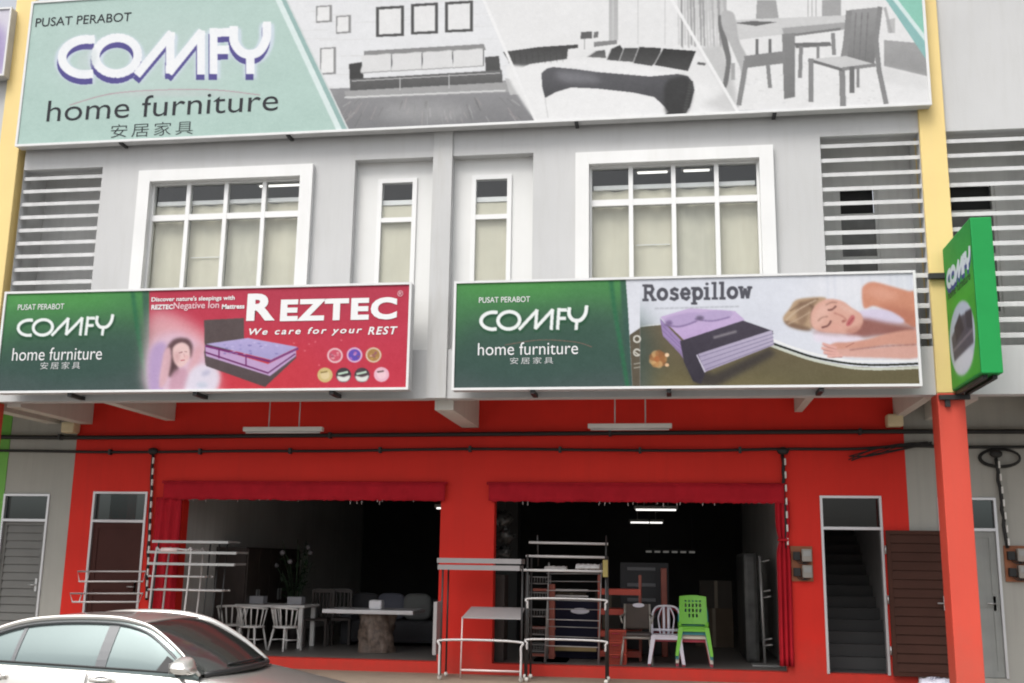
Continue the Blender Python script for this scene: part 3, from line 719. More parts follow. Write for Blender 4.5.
cv.blob([(168, 346), (176, 338.5), (188, 339), (193, 347), (191, 358), (184, 352), (177, 358), (179, 374), (168, 376), (166, 360)], (98, 72, 76), .95, 1.2); cv.ell(172, 366, 4, 9, (84, 62, 66), .6, 2)   # hair
cv.blob([(173, 348), (181, 342.5), (188.5, 346), (190, 356), (186.5, 363), (180, 367.5), (174, 361)], (236, 202, 200), 1, .8); cv.ell(177, 357, 3, 6, (206, 158, 160), .7, 2); cv.ell(186, 357, 2.4, 2, (236, 176, 176), .6, 1.2); cv.line([(179, 353), (182.5, 352)], .9, (140, 96, 100), .9); cv.line([(184.5, 351.6), (186.8, 351.8)], .8, (150, 104, 106), .8); cv.line([(181, 360.5), (184.5, 360)], 1.0, (190, 100, 110)); cv.line([(183.8, 353.5), (184.8, 357)], .7, (206, 160, 162), .8)
cv.blob([(164, 352), (170, 348), (171, 362), (167, 380), (160, 388), (160, 376)], (222, 180, 188), .95, 1); cv.blob([(172, 374), (184, 368), (190, 380), (182, 392), (170, 392)], (206, 160, 178), .9, 1.6); cv.blob([(196, 345), (203, 352), (197, 366), (188, 374), (190, 362)], (222, 170, 176), .8, 2)
cv.blob([(190, 372), (203, 364), (217, 368), (220, 380), (212, 394), (186, 394)], (228, 222, 236), .95, 2); cv.ell(206, 373, 5, 2.6, (170, 170, 200), .6, 1.5, rot=-.5); cv.ell(202, 385, 6, 3, (196, 206, 222), .7, 1.5)
cv.poly([(204, 320), (244, 318), (244, 345), (206, 360), (205, 366)], (92, 80, 80)); cv.poly([(204, 352), (206, 366), (265, 387), (296, 358), (296, 352), (268, 372), (205, 350)], (98, 86, 88), col2=(84, 72, 74)); cv.poly([(205, 345), (268, 364), (296, 350), (296, 356), (270, 376), (206, 356)], (196, 164, 206)); cv.line([(206, 352.5), (268, 373)], 1.6, (112, 50, 104)); cv.line([(268, 373), (295, 354)], 1.4, (112, 60, 110))
cv.poly([(206, 344), (248, 338), (298, 347), (271, 360)], (188, 176, 222), col2=(168, 160, 206)); cv.line([(206, 346), (270, 361.5)], 2.2, (122, 48, 112)); cv.line([(270, 361.5), (298, 348.5)], 1.8, (120, 66, 130))
for x, y in ((219, 352), (246, 359.5)): cv.line([(x, y-3), (x, y+6)], 1.5, (116, 46, 106))
for k in range(26): cv.ell(rnd.uniform(222, 280), rnd.uniform(342, 354), 1.6, .8, rnd.choice([(150, 142, 196), (206, 196, 232), (120, 110, 170)]), .6)
for k in range(7): cv.ell(rnd.uniform(288, 345), rnd.uniform(340, 368), 1, .8, (232, 130, 140), .7)
for x, y, c, b in ((335, 355.5, (232, 150, 165), (206, 84, 106)), (354.5, 355, (190, 120, 200), (96, 80, 180)), (373.5, 355, (196, 160, 96), (170, 130, 80))):
    cv.ell(x, y, 8, 7.6, c, .95); cv.ell(x, y, 6, 5.6, b, .95)
    cv.ring(x, y, 7, 6.8, 1, (236, 214, 214), .8)
    for k in range(8): cv.ell(x+rnd.uniform(-4, 4), y+rnd.uniform(-4, 4), 1.4, 1, rnd.choice([(240, 190, 190), c, (150, 90, 110)]), .7)
for x, y, c in ((325, 375, (214, 190, 130)), (343.5, 375, (70, 60, 66)), (362, 375, (80, 66, 72)), (381.5, 374.5, (240, 190, 206))):
    cv.ell(x, y, 7.6, 7.4, c); 
    if c[0] < 100: cv.blob([(x-6.5, y+1), (x, y+2), (x+6.5, y+.5), (x+4, y+6), (x-4, y+6)], (232, 232, 226), 1, .5); cv.line([(x-5, y-1), (x+4, y-3)], 2, (196, 220, 200))
    else: cv.ell(x, y, 4.6, 4.4, (228, 206, 160) if x < 330 else (246, 206, 216)); cv.line([(x-4, y-2.5), (x+2, y-3.5)], 1.6, (110, 90, 90) if x > 330 else (150, 130, 80))
draw_logo(cv, (17.5, 320), (113, 317), (17, 338), (110, 336.5), 4.0, (46, 84, 60), dx=.8, dy=1.2, blur=.8); draw_logo(cv, (17.5, 319), (113, 316), (17, 337), (110, 335.5), 2.8, (246, 250, 248))
sheet_xz(sl, -6.315+.022, -.300-.022, 4.185+.022, 5.655-.022, YF+.006, 900, 230, cv)
l = Words(); text_px(l, 'PUSAT PERABOT', (18, 304, 64, 309.6), YF, bold=.0); text_px(l, 'home furniture', (12.5, 347.5, 102, 360.2), YF, bold=-.004); text_px(l, '安居家具', (40.5, 362.0, 80, 369.0), YF, space=1.35, bold=-.012)
text_px(l, 'R', (247, 293.5, 275.5, 320.6), YF, bold=.045); text_px(l, 'EZTEC', (280.5, 298.2, 397, 320.4), YF, bold=.045, space=1.12); text_px(l, 'We care for your', (249, 327.5, 362, 336), YF, bold=.02, shear=.22, space=1.32); text_px(l, 'REST', (368, 326.5, 397.5, 334.5), YF, bold=.02, shear=.22, space=1.2)
text_px(l, 'REZTEC', (151.5, 304.6, 173, 309.4), YF, bold=.03); text_px(l, 'Mattress', (222, 304, 244.5, 308.8), YF, bold=.03); text_px(l, "Discover nature's sleepings with", (151.6, 296.2, 234.6, 302), YF, bold=.02)
l.build('lettering', M_LETW, sl)
l = Words(); text_px(l, '®', (397.5, 290.5, 403, 296.5), YF); text_px(l, 'Negative Ion', (173.5, 302, 219, 310.5), YF, bold=.01); l.build('lettering', M_LETP, sl)

# right: pillow mattress advertisement
sr = fascia('green shop sign joined to a white and olive advertisement of a sleeping woman', .300, 6.262, 4.17, 5.652)
cv = Canvas(448, 264, 926, 396, 3, (226, 228, 236))
cv.poly([(625, 264), (926, 264), (926, 395), (625, 395)], (224, 227, 236)); cv.ell(850, 290, 50, 18, (238, 238, 244), .7, 10); cv.ell(740, 330, 60, 14, (214, 216, 228), .6, 8)
for k in range(14): x = 820+k*7; cv.line([(x, 272), (x+3, 330)], 1.5, rnd.choice([(208, 212, 226), (240, 240, 246)]), .5, 1)
OLV = [(620, 332), (640, 327), (662, 324), (700, 322), (765, 343), (790, 352), (815, 360), (850, 366.5), (880, 368), (922, 366), (926, 396), (620, 396)]
cv.poly(OLV, (110, 98, 78), col2=(104, 98, 70)); cv.ell(700, 384, 90, 9, (120, 110, 78), .6, 5); cv.ell(640, 350, 20, 20, (92, 84, 72), .5, 8)
cv.curve([(622, 331), (640, 326.5), (665, 324)], 1.2, (240, 240, 240)); cv.curve([(762, 342), (790, 352.5), (815, 360.5), (850, 367.5), (880, 369), (922, 367.5)], 2.4, (206, 210, 196)); cv.curve([(764, 340.5), (790, 349.5), (815, 357.5), (850, 363.5), (880, 365), (922, 363.5)], 2, (40, 44, 36)); cv.curve([(770, 339), (800, 350), (830, 357.5), (860, 361.5), (922, 360.5)], 2.4, (240, 240, 240))
green_panel(cv, 450, 634, 272, 395, 626); cv.poly(np.vstack([spline([(625, 270), (628, 310), (630, 345), (633, 395)], 5, False), [(640, 395), (640, 270)]]), (226, 228, 236), 1, .3); cv.poly([(629.5, 335), (640, 328), (640, 396), (633, 396)], (96, 88, 74))
# mattress
cv.poly([(660, 318), (681, 341), (684, 360), (680, 354), (663, 336)], (150, 130, 172)); cv.poly([(662, 334), (680, 354), (696, 384), (714, 388), (776, 354), (770, 348), (714, 374), (690, 366)], (52, 48, 52), .75, 2.5)
cv.poly([(660, 317), (690, 308), (735, 311), (745, 320), (685, 341)], (204, 184, 220), col2=(196, 170, 214)); cv.poly([(660, 319), (682, 341), (683, 353), (663, 335)], (160, 138, 184)); cv.line([(661, 324), (682, 346)], .8, (132, 110, 158), .8); cv.line([(662, 330), (683, 350)], .8, (132, 110, 158), .8)
cv.blob([(664, 321), (672, 316), (696, 312), (699, 318), (690, 324), (672, 327)], (186, 166, 206), 1, .7); cv.blob([(694, 315), (715, 310.5), (732, 312), (728, 318), (706, 321)], (188, 170, 208), 1, .7); cv.curve([(664, 325), (680, 326.5), (697, 321)], 1.3, (120, 100, 142), .8, .6); cv.curve([(695, 319), (712, 321), (730, 317)], 1.2, (126, 106, 148), .8, .6); cv.ell(669, 323, 3.4, 2.6, (120, 100, 140), .8, .8); cv.ell(700, 318, 4, 2.2, (96, 84, 108), .8, 1)
cv.poly([(680, 341), (743, 320.5), (773, 331), (772, 338), (700, 354), (705, 374), (701, 384), (693, 381), (684, 362)], (76, 70, 82), col2=(58, 54, 64)); cv.line([(714, 337.5), (736, 331.5)], 2.4, (150, 144, 150), .8, .7)
cv.poly([(698, 354), (772, 330), (774, 345), (705, 372)], (190, 182, 204), col2=(170, 160, 188))
for k in range(4): cv.line([(699+k*1.6, 357+k*4.4), (773.5, 333.5+k*3.6)], .9, (132, 122, 150), .8)
cv.line([(697, 355), (705, 372)], 1.4, (214, 208, 226))
flower(cv, 658, 359, 9, [(196, 140, 86), (220, 176, 120), (160, 104, 64)]); cv.ell(667, 355, 2.2, 2, (240, 206, 170)); cv.ell(667, 365, 2, 1.8, (230, 190, 150)); cv.ell(657, 359, 3, 3, (176, 112, 70))
cv.ring(637, 339, 3.2, 3.2, 1.3, (216, 214, 204)); cv.ring(637, 352.5, 3.2, 3.2, 1.3, (206, 204, 194), a0=40, a1=330); cv.line([(635, 352), (639, 355)], 1.2, (216, 214, 204)); cv.line([(634, 364), (640, 363)], 1, (190, 188, 176), .8); cv.line([(634, 368), (640, 367)], 1, (190, 188, 176), .8)
for k in range(17): x = 655+k*5; cv.line([(x, 308.6-k*.12), (x+3.6, 308.4-k*.12)], 1.5, (178, 180, 188), .75, .5)
# sleeping woman
SK, SH, HR = (222, 172, 156), (186, 126, 112), (188, 160, 130)
cv.blob([(862, 290), (866, 284), (874, 282), (890, 286), (908, 291), (916, 294), (917, 326), (905, 322), (890, 312), (874, 306), (864, 308)], (214, 148, 122), 1, 1.0); cv.blob([(864, 292), (880, 287), (900, 296), (884, 300)], (228, 168, 146), .8, 3); cv.blob([(880, 306), (916, 312), (916, 328), (898, 322)], (188, 120, 100), .7, 3)
cv.blob([(858, 312), (874, 309), (890, 311), (904, 320), (898, 324), (874, 322), (862, 318)], (222, 212, 234), 1, 1); cv.blob([(846, 322), (862, 318), (884, 322), (914, 328), (914, 336), (880, 336), (858, 338), (846, 336)], (150, 96, 88), .95, 2)
cv.blob([(783, 318), (790, 308), (796, 300), (812, 297.5), (826, 298), (822, 306), (814, 316), (812, 328), (800, 329), (788, 325)], HR, 1, .9); cv.blob([(784, 321), (795, 323), (812, 329), (806, 331), (790, 327)], (120, 94, 78), .8, 1.2); cv.curve([(800, 304), (812, 306), (812, 318), (814, 328)], 2.6, (112, 86, 72), .8, 1); cv.curve([(790, 311), (802, 304), (818, 299)], 1.3, (122, 98, 80), .7, .6); cv.blob([(796, 306), (808, 300), (818, 300), (810, 310), (806, 322), (800, 326)], (140, 112, 92), .8, 1.6); cv.curve([(786, 320), (798, 310), (816, 300)], 1.5, (206, 184, 160), .8, .6); cv.curve([(788, 324), (800, 318), (810, 312)], 1.4, (196, 172, 148), .7, .6)
cv.blob([(812, 326), (811, 314), (817, 304), (828, 299), (842, 301), (852, 308), (861, 314), (863, 322), (858, 330), (848, 334), (832, 333.5), (820, 332)], SK, 1, .8); cv.blob([(812, 320), (820, 306), (830, 303), (828, 316), (818, 328)], (234, 192, 178), .7, 3); cv.blob([(846, 330), (858, 326), (863, 322), (858, 331), (850, 335)], SH, .6, 1.5)
cv.curve([(828, 310), (832, 309.5), (836, 306)], 1.5, (128, 86, 80), .85, .5); cv.curve([(826, 305), (831, 302.5), (837, 302.5)], 1.1, (150, 112, 98), .6, .6)
cv.curve([(822, 327.5), (828, 325.5), (831, 321)], 1.6, (124, 82, 78), .9, .5); cv.curve([(818, 321), (822, 317.5), (828, 316.5)], 1.1, (156, 116, 102), .6, .6)
cv.curve([(834, 313), (842, 316), (846, 320), (842, 322.5)], 1.2, SH, .8, .7); cv.ell(843.5, 321, 1.8, 1.2, (160, 98, 90), .8, .5); cv.blob([(848, 320), (852, 315), (855, 317), (853, 322), (849, 326), (846, 325)], (196, 108, 110), .95, .6); cv.line([(848.5, 324), (853.5, 317.5)], .8, (150, 78, 80), .8)
cv.blob([(814, 330), (830, 333), (850, 334.5), (856, 337), (836, 338), (816, 335)], (170, 130, 130), .6, 1.6); cv.blob([(838, 303), (850, 309), (858, 315), (852, 313), (842, 308)], (240, 206, 192), .6, 2); cv.ell(836, 327, 5, 3, (230, 168, 156), .6, 2.5); cv.blob([(815, 334), (832, 335.5), (858, 336), (862, 342), (838, 344), (816, 341)], (236, 224, 238), .9, 1.6)
cv.blob([(824, 350), (834, 343), (850, 342), (868, 339), (890, 333), (917, 330), (917, 344), (890, 345), (868, 348), (850, 350), (834, 352)], (214, 158, 140), 1, .9); cv.blob([(826, 352), (842, 349), (870, 348), (917, 345), (917, 358), (880, 358), (850, 357), (834, 356)], (220, 172, 160), 1, .9); cv.curve([(850, 350), (880, 346.5), (917, 344.5)], 1.2, (156, 104, 94), .8, .7)
for k, (a, b) in enumerate((((823, 344), (836, 348)), ((822, 348), (836, 351)), ((824, 352.5), (838, 353.5)), ((828, 356), (842, 355.5)))):
    cv.line([a, b], 3, (228, 176, 166), 1, .5); cv.line([(a[0]+1, a[1]+1.7), (b[0], b[1]+1.6)], .8, (166, 112, 106), .7)
cv.line([(846, 347), (854, 343)], 1, (166, 112, 100), .8)
# brand lettering drawn as slab strokes
def slab(cv, x, y, h, glyph, w, col):
    L = lambda p, q=w: cv.line([(x+a, y+b*h) for a, b in p], q, col)
    S = lambda a, b, d=2.6: cv.line([(x+a-d, y+b*h), (x+a+d, y+b*h)], w*.75, col)
    if glyph == 'R': L([(2, -1.35), (2, 0)]); L([(2, -1.3), (8, -1.3), (9.4, -1.0), (8, -.68), (2, -.68)]); L([(6, -.66), (10.5, 0)]); S(2, 0); S(10.5, -.02, 2); S(1.5, -1.34, 2)
    if glyph == 'o': cv.ring(x+5, y-.5*h, 4.1, .45*h, w, col)
    if glyph == 's': L([(8, -.86), (5, -.98), (2, -.85), (2.2, -.6), (7.2, -.42), (7.6, -.14), (4.6, 0), (1, -.12)])
    if glyph == 'e': L([(8.6, -.2), (6, 0), (2.4, -.15), (1, -.5), (2.4, -.88), (5.5, -.98), (8.4, -.75), (8.6, -.5), (1.5, -.48)])
    if glyph == 'p': L([(2, -1), (2, .42)]); cv.ring(x+5.5, y-.5*h, 3.8, .45*h, w, col); S(2, .42); S(1.2, -.98, 1.8)
    if glyph == 'i': L([(2.5, -1), (2.5, 0)]); S(2.5, 0); S(1.6, -.97, 1.8); cv.ell(x+2.5, y-1.36*h, 1.7, 1.5, col)
    if glyph == 'l': L([(2.5, -1.45), (2.5, 0)]); S(2.5, 0); S(1.6, -1.42, 1.8)
    if glyph == 'w': L([(1, -1), (3, -.03), (5.6, -.8), (8.2, -.03), (10.4, -1)]); S(1.2, -.97, 2); S(10.2, -.97, 2)
x = 643.5
for g, adv in zip('Rosepillow', (13.2, 11.6, 10.2, 11.2, 11.6, 7.4, 7.2, 7.2, 11.4, 12)):
    slab(cv, x, 300-(x-643)*.022, 10.8, g, 3.2, (88, 88, 96)); x += adv*1.055
draw_logo(cv, (480, 312), (587, 308.5), (480, 332), (585, 331), 4.2, (44, 84, 60), dx=.8, dy=1.3, blur=.8); draw_logo(cv, (480, 311), (587, 307.5), (480, 331), (585, 330), 3.3, (246, 250, 248))
cv.curve([(505, 345), (540, 340), (575, 342), (592, 347)], .8, (170, 110, 100), .6)
sheet_xz(sr, .300+.022, 6.262-.022, 4.17+.022, 5.652-.022, YF+.006, 960, 240, cv)
l = Words(); text_px(l, 'PUSAT PERABOT', (479, 296.8, 530, 302.4), YF, bold=.0); text_px(l, 'home furniture', (478, 342.2, 578, 354.8), YF, bold=-.004); text_px(l, '安居家具', (510, 357.3, 553, 363.8), YF, space=1.35, bold=-.012)
l.build('lettering', M_LETW, sr)

# ---- green box sign standing out from the right hand column
M_GSIGN = mat('bright_green_acrylic', (.014, .265, .062), .5, spec=.2, var=.04, scale=4)
gx0, gx1, gy0, gy1, gz0, gz1 = 6.70, 6.94, -1.40, -.075, 4.15, 6.02
gs = thing('projecting_sign', 'tall bright green box sign standing out from the yellow column', 'sign', ((gx0+gx1)/2, gy0, gz0))
MB().box(gx0, gx1, gy0, gy1, gz0, gz1, bev=.012).build('sign_box', M_GSIGN, gs)
cv = Canvas(0, 0, 132, 187, 3, (38, 150, 60))
cv.poly([(0, 0), (132, 0), (132, 90), (0, 90)], (40, 158, 70), col2=(70, 176, 60)); cv.poly([(0, 60), (132, 60), (132, 187), (0, 187)], (78, 178, 54), .8, 10)
draw_logo(cv, (12, 36), (124, 36), (10, 58), (120, 58), 9, (70, 80, 150), dy=3, blur=.6); draw_logo(cv, (12, 34), (124, 34), (10, 56), (120, 56), 7.5, (226, 238, 244))
cv.ell(62, 132, 60, 46, (196, 208, 226), 1, 1.5); cv.ell(62, 160, 44, 16, (222, 226, 236), 1, 4); cv.poly([(14, 122), (60, 104), (114, 108), (112, 148), (20, 154)], (92, 88, 100), 1, 1.5); cv.poly([(30, 112), (60, 100), (76, 124), (34, 132)], (70, 64, 74), 1, 1.5); cv.poly([(84, 104), (112, 106), (112, 130), (88, 124)], (74, 70, 80), 1, 1.5); cv.line([(18, 140), (110, 132)], 4, (140, 134, 144), .8, 1)
print_sheet('printed_sheet', (gx0-.004, gy1-.02, gz1-.02), (0, gy0-gy1+.04, 0), (0, 0, gz0-gz1+.04), 240, 340, cv, M_PRINT, gs, mapping=lambda u, v: (u*132, v*187))
l = MB()
vs, fs = text_geo('home furniture', .0); l.add([(gx0-.008, gy1-.14+u*(gy0-gy1+.28), 5.30+v*.115) for u, v in vs], fs); l.build('lettering', M_LETD, gs)
for bxs in ((gx0+.04, gx0+.09, gy0+.1, -.062, gz0-.05, gz0-.001), (gx1-.09, gx1-.04, gy0+.1, gy1, gz0-.05, gz0-.001), (6.53, gx1-.04, -.12, -.062, gz0-.11, gz0-.051), (6.60, 6.66, -.10, -.062, gz0-.20, gz0-.111), (6.50, 6.698, -.13, -.062, 5.62, 5.69)):
    MB().box(*bxs).build('support_arm', M_ARM, gs)
MB().bar((6.82, gy0+.25, gz1), (6.82, gy0+.25, gz1+.07), .012).build('lifting_eye', M_ARM, gs)

# ---- the neighbour's billboard, of which only the end shows
ns = thing('billboard', 'end of a pale lilac billboard beyond the yellow column by the teal billboard', 'billboard', (-9.9, -.2, 9.16))
sign_case(ns, -13.2, -6.90, 9.16, 10.30, -.2, -.02, .03)
cv = Canvas(-700, -40, 20, 90, 1, (226, 222, 234)); cv.ell(-2, 50, 9, 26, (176, 160, 206), .9, 4)
for k in range(10): cv.ell(-60-k*55, 25, 20, 18, (190, 176, 214), .8, 4)
sheet_xz(ns, -13.18, -6.92, 9.18, 10.28, -.194, 500, 90, cv)
def at_z(x, y, Z):
    r = RM.T @ np.array([(x-512)/F, (y-341.5)/F, 1.0]); return CAM+r*((Z-CAM[2])/r[2])
X_ = lambda x, y, Y: at(x, y, Y)[0]
Z_ = lambda x, y, Y: at(x, y, Y)[2]
M_CRIM = mat('crimson_curtain_cloth', (.44, .012, .023), .85, var=.12, scale=5, spec=.2)
M_TUBE = mat('dusty_lamp_plastic', (.62, .60, .56), .5, var=.06)
M_LIT = mat('lit_tube', (.9, .9, .9), .5, emit=(1, .98, .93), estr=1.0)
M_CABLE = mat('black_cable', (.012, .012, .012), .6)
M_WTUBE = mat('white_coated_tube', (.52, .50, .49), .35, var=.06)
M_GTUBE = mat('grey_steel_tube', (.33, .33, .32), .35, .4, var=.08)
M_BTUBE = mat('black_steel_tube', (.025, .025, .025), .45)
M_BOARD = mat('grey_laminate_board', (.29, .275, .275), .45, var=.05)
M_CAST = mat('white_castor', (.62, .60, .55), .5)
M_REDSH = mat('orange_red_shelf', (.42, .045, .02), .45, var=.12)
M_WOODR = mat('reddish_wood', (.26, .06, .035), .5, var=.15, scale=6)
M_WOODD = mat('dark_wood', (.035, .024, .02), .5, var=.2, scale=5)
M_PWH = mat('white_plastic', (.62, .60, .66), .4, var=.03)
M_PGR = mat('lime_plastic', (.17, .52, .035), .4, var=.04)
M_PTL = mat('teal_plastic', (.02, .20, .22), .4)
M_PRD = mat('red_plastic', (.38, .025, .05), .4)
M_PCR = mat('cream_plastic', (.66, .60, .50), .4)
M_PAINTW = mat('white_painted_wood', (.76, .75, .72), .5, var=.06)
M_STONE = mat('mottled_brown_stone', (.12, .085, .065), .6, var=.5, scale=14, streak=.6, stain=(.42, .34, .28), zstretch=1.6)
M_MARB = mat('pale_marble', (.66, .66, .66), .25, var=.08, scale=5)
M_SOFA = mat('dark_sofa_cloth', (.045, .045, .05), .9, var=.1)
M_CUSH = mat('grey_cushion_cloth', (.20, .21, .24), .95, var=.12, scale=6)
M_LEAF = mat('dark_leaf', (.03, .06, .025), .6, var=.3)
M_METER = mat('meter_case', (.30, .28, .25), .5, var=.1)
M_METERB = mat('meter_board', (.30, .11, .05), .7, var=.15)
M_NAVY = mat('navy_carton', (.008, .008, .022), .7, spec=.2)

# ---- hanging strip lamps over the walkway
def hung_lamp(name, label, x0, x1, Y, Z, zc, rods, lit=False, group=None):
    t = thing(name, label, 'lamp', ((x0+x1)/2, Y, Z), group)
    MB().box(x0, x1, Y-.05, Y+.05, Z-.02, Z+.045, bev=.01).build('lamp_body', M_TUBE, t)
    b = MB(); b.tube([(x0+.04, Y-.02, Z-.035), (x1-.04, Y-.02, Z-.035)], .016, 10); b.build('tube', M_LIT if lit else M_WTUBE, t)
    r = MB()
    for x in rods: r.bar((x, Y, Z+.045), (x, Y, zc), .009, 6)
    r.build('rod', M_WTUBE, t)
    return t
hung_lamp('hanging_lamp', 'white strip lamp hung on two thin rods under the crimson mattress sign', -3.144, -1.918, 1.0, 3.815, 4.602, (-2.76, -2.29), group='strip lamps hung over the walkway')
hung_lamp('hanging_lamp', 'white strip lamp hung on two thin rods under the sleeping woman sign', 1.997, 3.18, 1.0, 3.845, 4.602, (2.38, 2.81), group='strip lamps hung over the walkway')
for (a, b, y, Z, lab) in ((634, 678, 508, 3.05, 'longer and upper of two lit strip lamps above the plastic chairs'), (629, 664, 521, 2.95, 'shorter and lower of two lit strip lamps above the plastic chairs')):
    p, q = at_z(a, y, Z), at_z(b, y, Z)
    hung_lamp('strip_lamp', lab, p[0], q[0], p[1], Z, 3.745, (p[0]+.2, q[0]-.2), True, 'lit strip lamps in the showroom')
p, q = at_z(435, 506.5, 3.0), at_z(462, 507.5, 3.0)
hung_lamp('strip_lamp', 'lit strip lamp above the sofa, half hidden by the red pier', p[0], q[0], p[1], 3.0, 3.745, (p[0]+.2, q[0]-.2), True, 'lit strip lamps in the showroom')
# dim row of small lamps deep in the shop
p = at(645, 552, 9.0); q = at(697, 553.5, 9.0)
t = thing('lamp_row', 'dim broken line of small lamps deep in the dark above the plastic chairs', 'lamp', (p[0], 9.0, p[2]))
MB().box(p[0], q[0], 9.0, 9.05, p[2]+.03, p[2]+.06).build('rail', M_BTUBE, t)
for k in range(6):
    x = p[0]+(q[0]-p[0])*(k+.1)/6; MB().box(x, x+(q[0]-p[0])*.11, 8.98, 9.04, p[2]-.01, p[2]+.028).build('lamp_head', mat('dim_lamp', (.3, .3, .28), .5, emit=(1, .97, .9), estr=.05), t)
MB().bar((p[0]+.1, 9.02, p[2]+.06), (p[0]+.1, 9.02, 3.748), .01).bar((q[0]-.1, 9.02, p[2]+.06), (q[0]-.1, 9.02, 3.748), .01).build('rod', M_BTUBE, t)
# small square lamps on the walkway beams
for x, y, lab in ((72, 428, 'small yellowish box lamp under the ceiling above the maroon door side of the red wall'), (895, 421, 'small yellowish box lamp under the ceiling above the staircase side of the red wall')):
    p = at(x, y, 2.1)
    m = MB().box(p[0]-.13, p[0]+.10, 1.98, 2.18, p[2]-.09, p[2]+.09, bev=.03)
    t = m.build('wall_lamp', mat('yellowed_lamp_cover', (.72, .62, .40), .4), None, (p[0], 2.1, p[2])); tag(t, lab, 'lamp', 'box lamps at the ends of the red wall')
    b = MB().box(-.10, .10, .08, .097, -.06, .06); b.v = [(a+p[0]-.015, c+2.1, d+p[2]) for a, c, d in b.v]; b.build('back_plate', M_TUBE, t)

# ---- cables along the shop wall
def cable(label, pts, r, Y, clips=()):
    P = [(X_(x, y, Y), Y, Z_(x, y, Y)) for x, y in pts]
    P = spline(P, 6, False)
    P = [tuple(p) for p in P]
    t = thing('cable', label, 'cable', P[0])
    MB().tube(P, r, 8).build('cable_run', M_CABLE, t)
    if clips:
        m = MB()
        for x, y in clips: c = at(x, y, Y); m.box(c[0]-.02, c[0]+.02, Y-r-.008, 2.196, c[2]-.045, c[2]+.045)
        m.build('clip', M_BTUBE, t)
    return t
YC = 2.13
cable('thick black cable run straight across the red wall, upper one of two', [(-60, 436.5), (100, 437.5), (240, 436), (380, 435), (500, 434), (640, 433), (780, 432), (900, 431.5), (1010, 431.5), (1100, 432)], .034, YC, [(60, 437), (330, 435.4), (610, 433.3), (860, 431.6)])
lower = cable('thinner black cable with clips sagging across the red wall, lower one of two', [(-60, 450), (40, 451), (96, 452), (153, 452), (240, 451), (330, 451), (420, 449.5), (500, 449), (600, 450), (700, 450.5), (783, 449), (850, 449), (905, 446), (960, 447), (1040, 447), (1100, 448)], .022, YC+.02, [(110, 452), (200, 451.5), (290, 451), (380, 450), (470, 449), (560, 449.6), (640, 450.3), (740, 450)])
m = MB(); rr = random.Random(5)
for k in range(7):
    P = [at(850+rr.uniform(-3, 6), 458+rr.uniform(-3, 3), 2.12), at(872, 453+rr.uniform(-4, 3), 2.10), at(900+rr.uniform(-6, 5), 447+rr.uniform(-4, 3), 2.11), at(925+rr.uniform(-5, 8), 445+rr.uniform(-3, 2), 2.13)]
    m.tube(spline(P, 5, False), .009, 5)
tag(m.build('cable_bundle', M_CABLE, None, tuple(at(890, 449, 2.12))), 'frayed loose bundle of black wires above the folded brown door', 'cable')
m = MB(); c = at(1000, 455, 2.12)
for k in range(4):
    m.tube([(c[0]+(.26+.01*k)*math.cos(a), 2.12+.012*k, c[2]+(.11+.01*k)*math.sin(a)-.04) for a in np.linspace(0, 2*math.pi, 24, endpoint=False)], .008, 5, closed=True)
tag(m.build('cable_coil', M_CABLE, None, tuple(c)), 'loose coil of black wire hung on the grey wall behind the red column', 'cable')
def conduit(label, x0, y0, x1, y1):
    a, b = at(x0, y0, 2.14), at(x1, y1, 2.14)
    t = thing('conduit', label, 'conduit', tuple(a), 'cable drops tied with white ties')
    P = [(a[0]+(b[0]-a[0])*k/12+rr.uniform(-.012, .012), 2.14, a[2]+(b[2]-a[2])*k/12) for k in range(13)]
    MB().tube(P, .026, 8).build('cable_drop', M_CABLE, t)
    n = int(abs(a[2]-b[2])/.17)
    for k in range(n):
        f = (k+.5)/n; x = a[0]+(b[0]-a[0])*f; z = a[2]+(b[2]-a[2])*f
        MB().box(x+.012, x+.036, 2.095, 2.13, z-.055, z+.045, bev=.006).build('tie', M_PAINTW, t)
    m = MB(); m.ellipsoid((a[0], 2.13, a[2]+.06), (.09, .05, .06)); m.build('junction', M_CABLE, t)
    return t
conduit('wire drop with white ties down the red wall beside the maroon door', 153, 455, 146, 600)
conduit('wire drop with white ties down the red wall to the meters by the crimson curtain', 783, 455, 786, 548)
conduit('wire drop with white ties down the grey wall behind the red column', 996, 458, 1007, 548)
def meters(label, x, y, group='meter boards'):
    c = at(x, y, 2.15)
    t = thing('meter_board', label, 'meter', (c[0], 2.19, c[2]), group)
    MB().box(c[0]-.17, c[0]+.14, 2.165, 2.199, c[2]-.26, c[2]+.24).build('board', M_METERB, t)
    for dz in (.10, -.13):
        b = MB().box(c[0]-.02, c[0]+.12, 2.06, 2.164, c[2]+dz-.08, c[2]+dz+.10, bev=.015).build('meter', M_METER, t)
        MB().box(c[0]+.0, c[0]+.10, 2.054, 2.059, c[2]+dz+.0, c[2]+dz+.07).build('dial', M_GTUBE, b)
        MB().box(c[0]-.14, c[0]-.04, 2.09, 2.164, c[2]+dz-.06, c[2]+dz+.06, bev=.01).build('fuse_box', M_CABLE, t)
        m = MB()
        for k in range(3): m.tube(spline([(c[0]-.10+k*.03, 2.12, c[2]+dz-.05), (c[0]-.05+k*.04, 2.07, c[2]+dz-.11), (c[0]+.03+k*.03, 2.10, c[2]+dz-.08)], 4, False), .007, 5)
        m.build('wire', M_CABLE, t)
meters('wooden board with two small meters on the red wall beside the tied crimson curtain', 803, 563); meters('wooden board with two small meters on the grey wall behind the red column', 1018, 563)

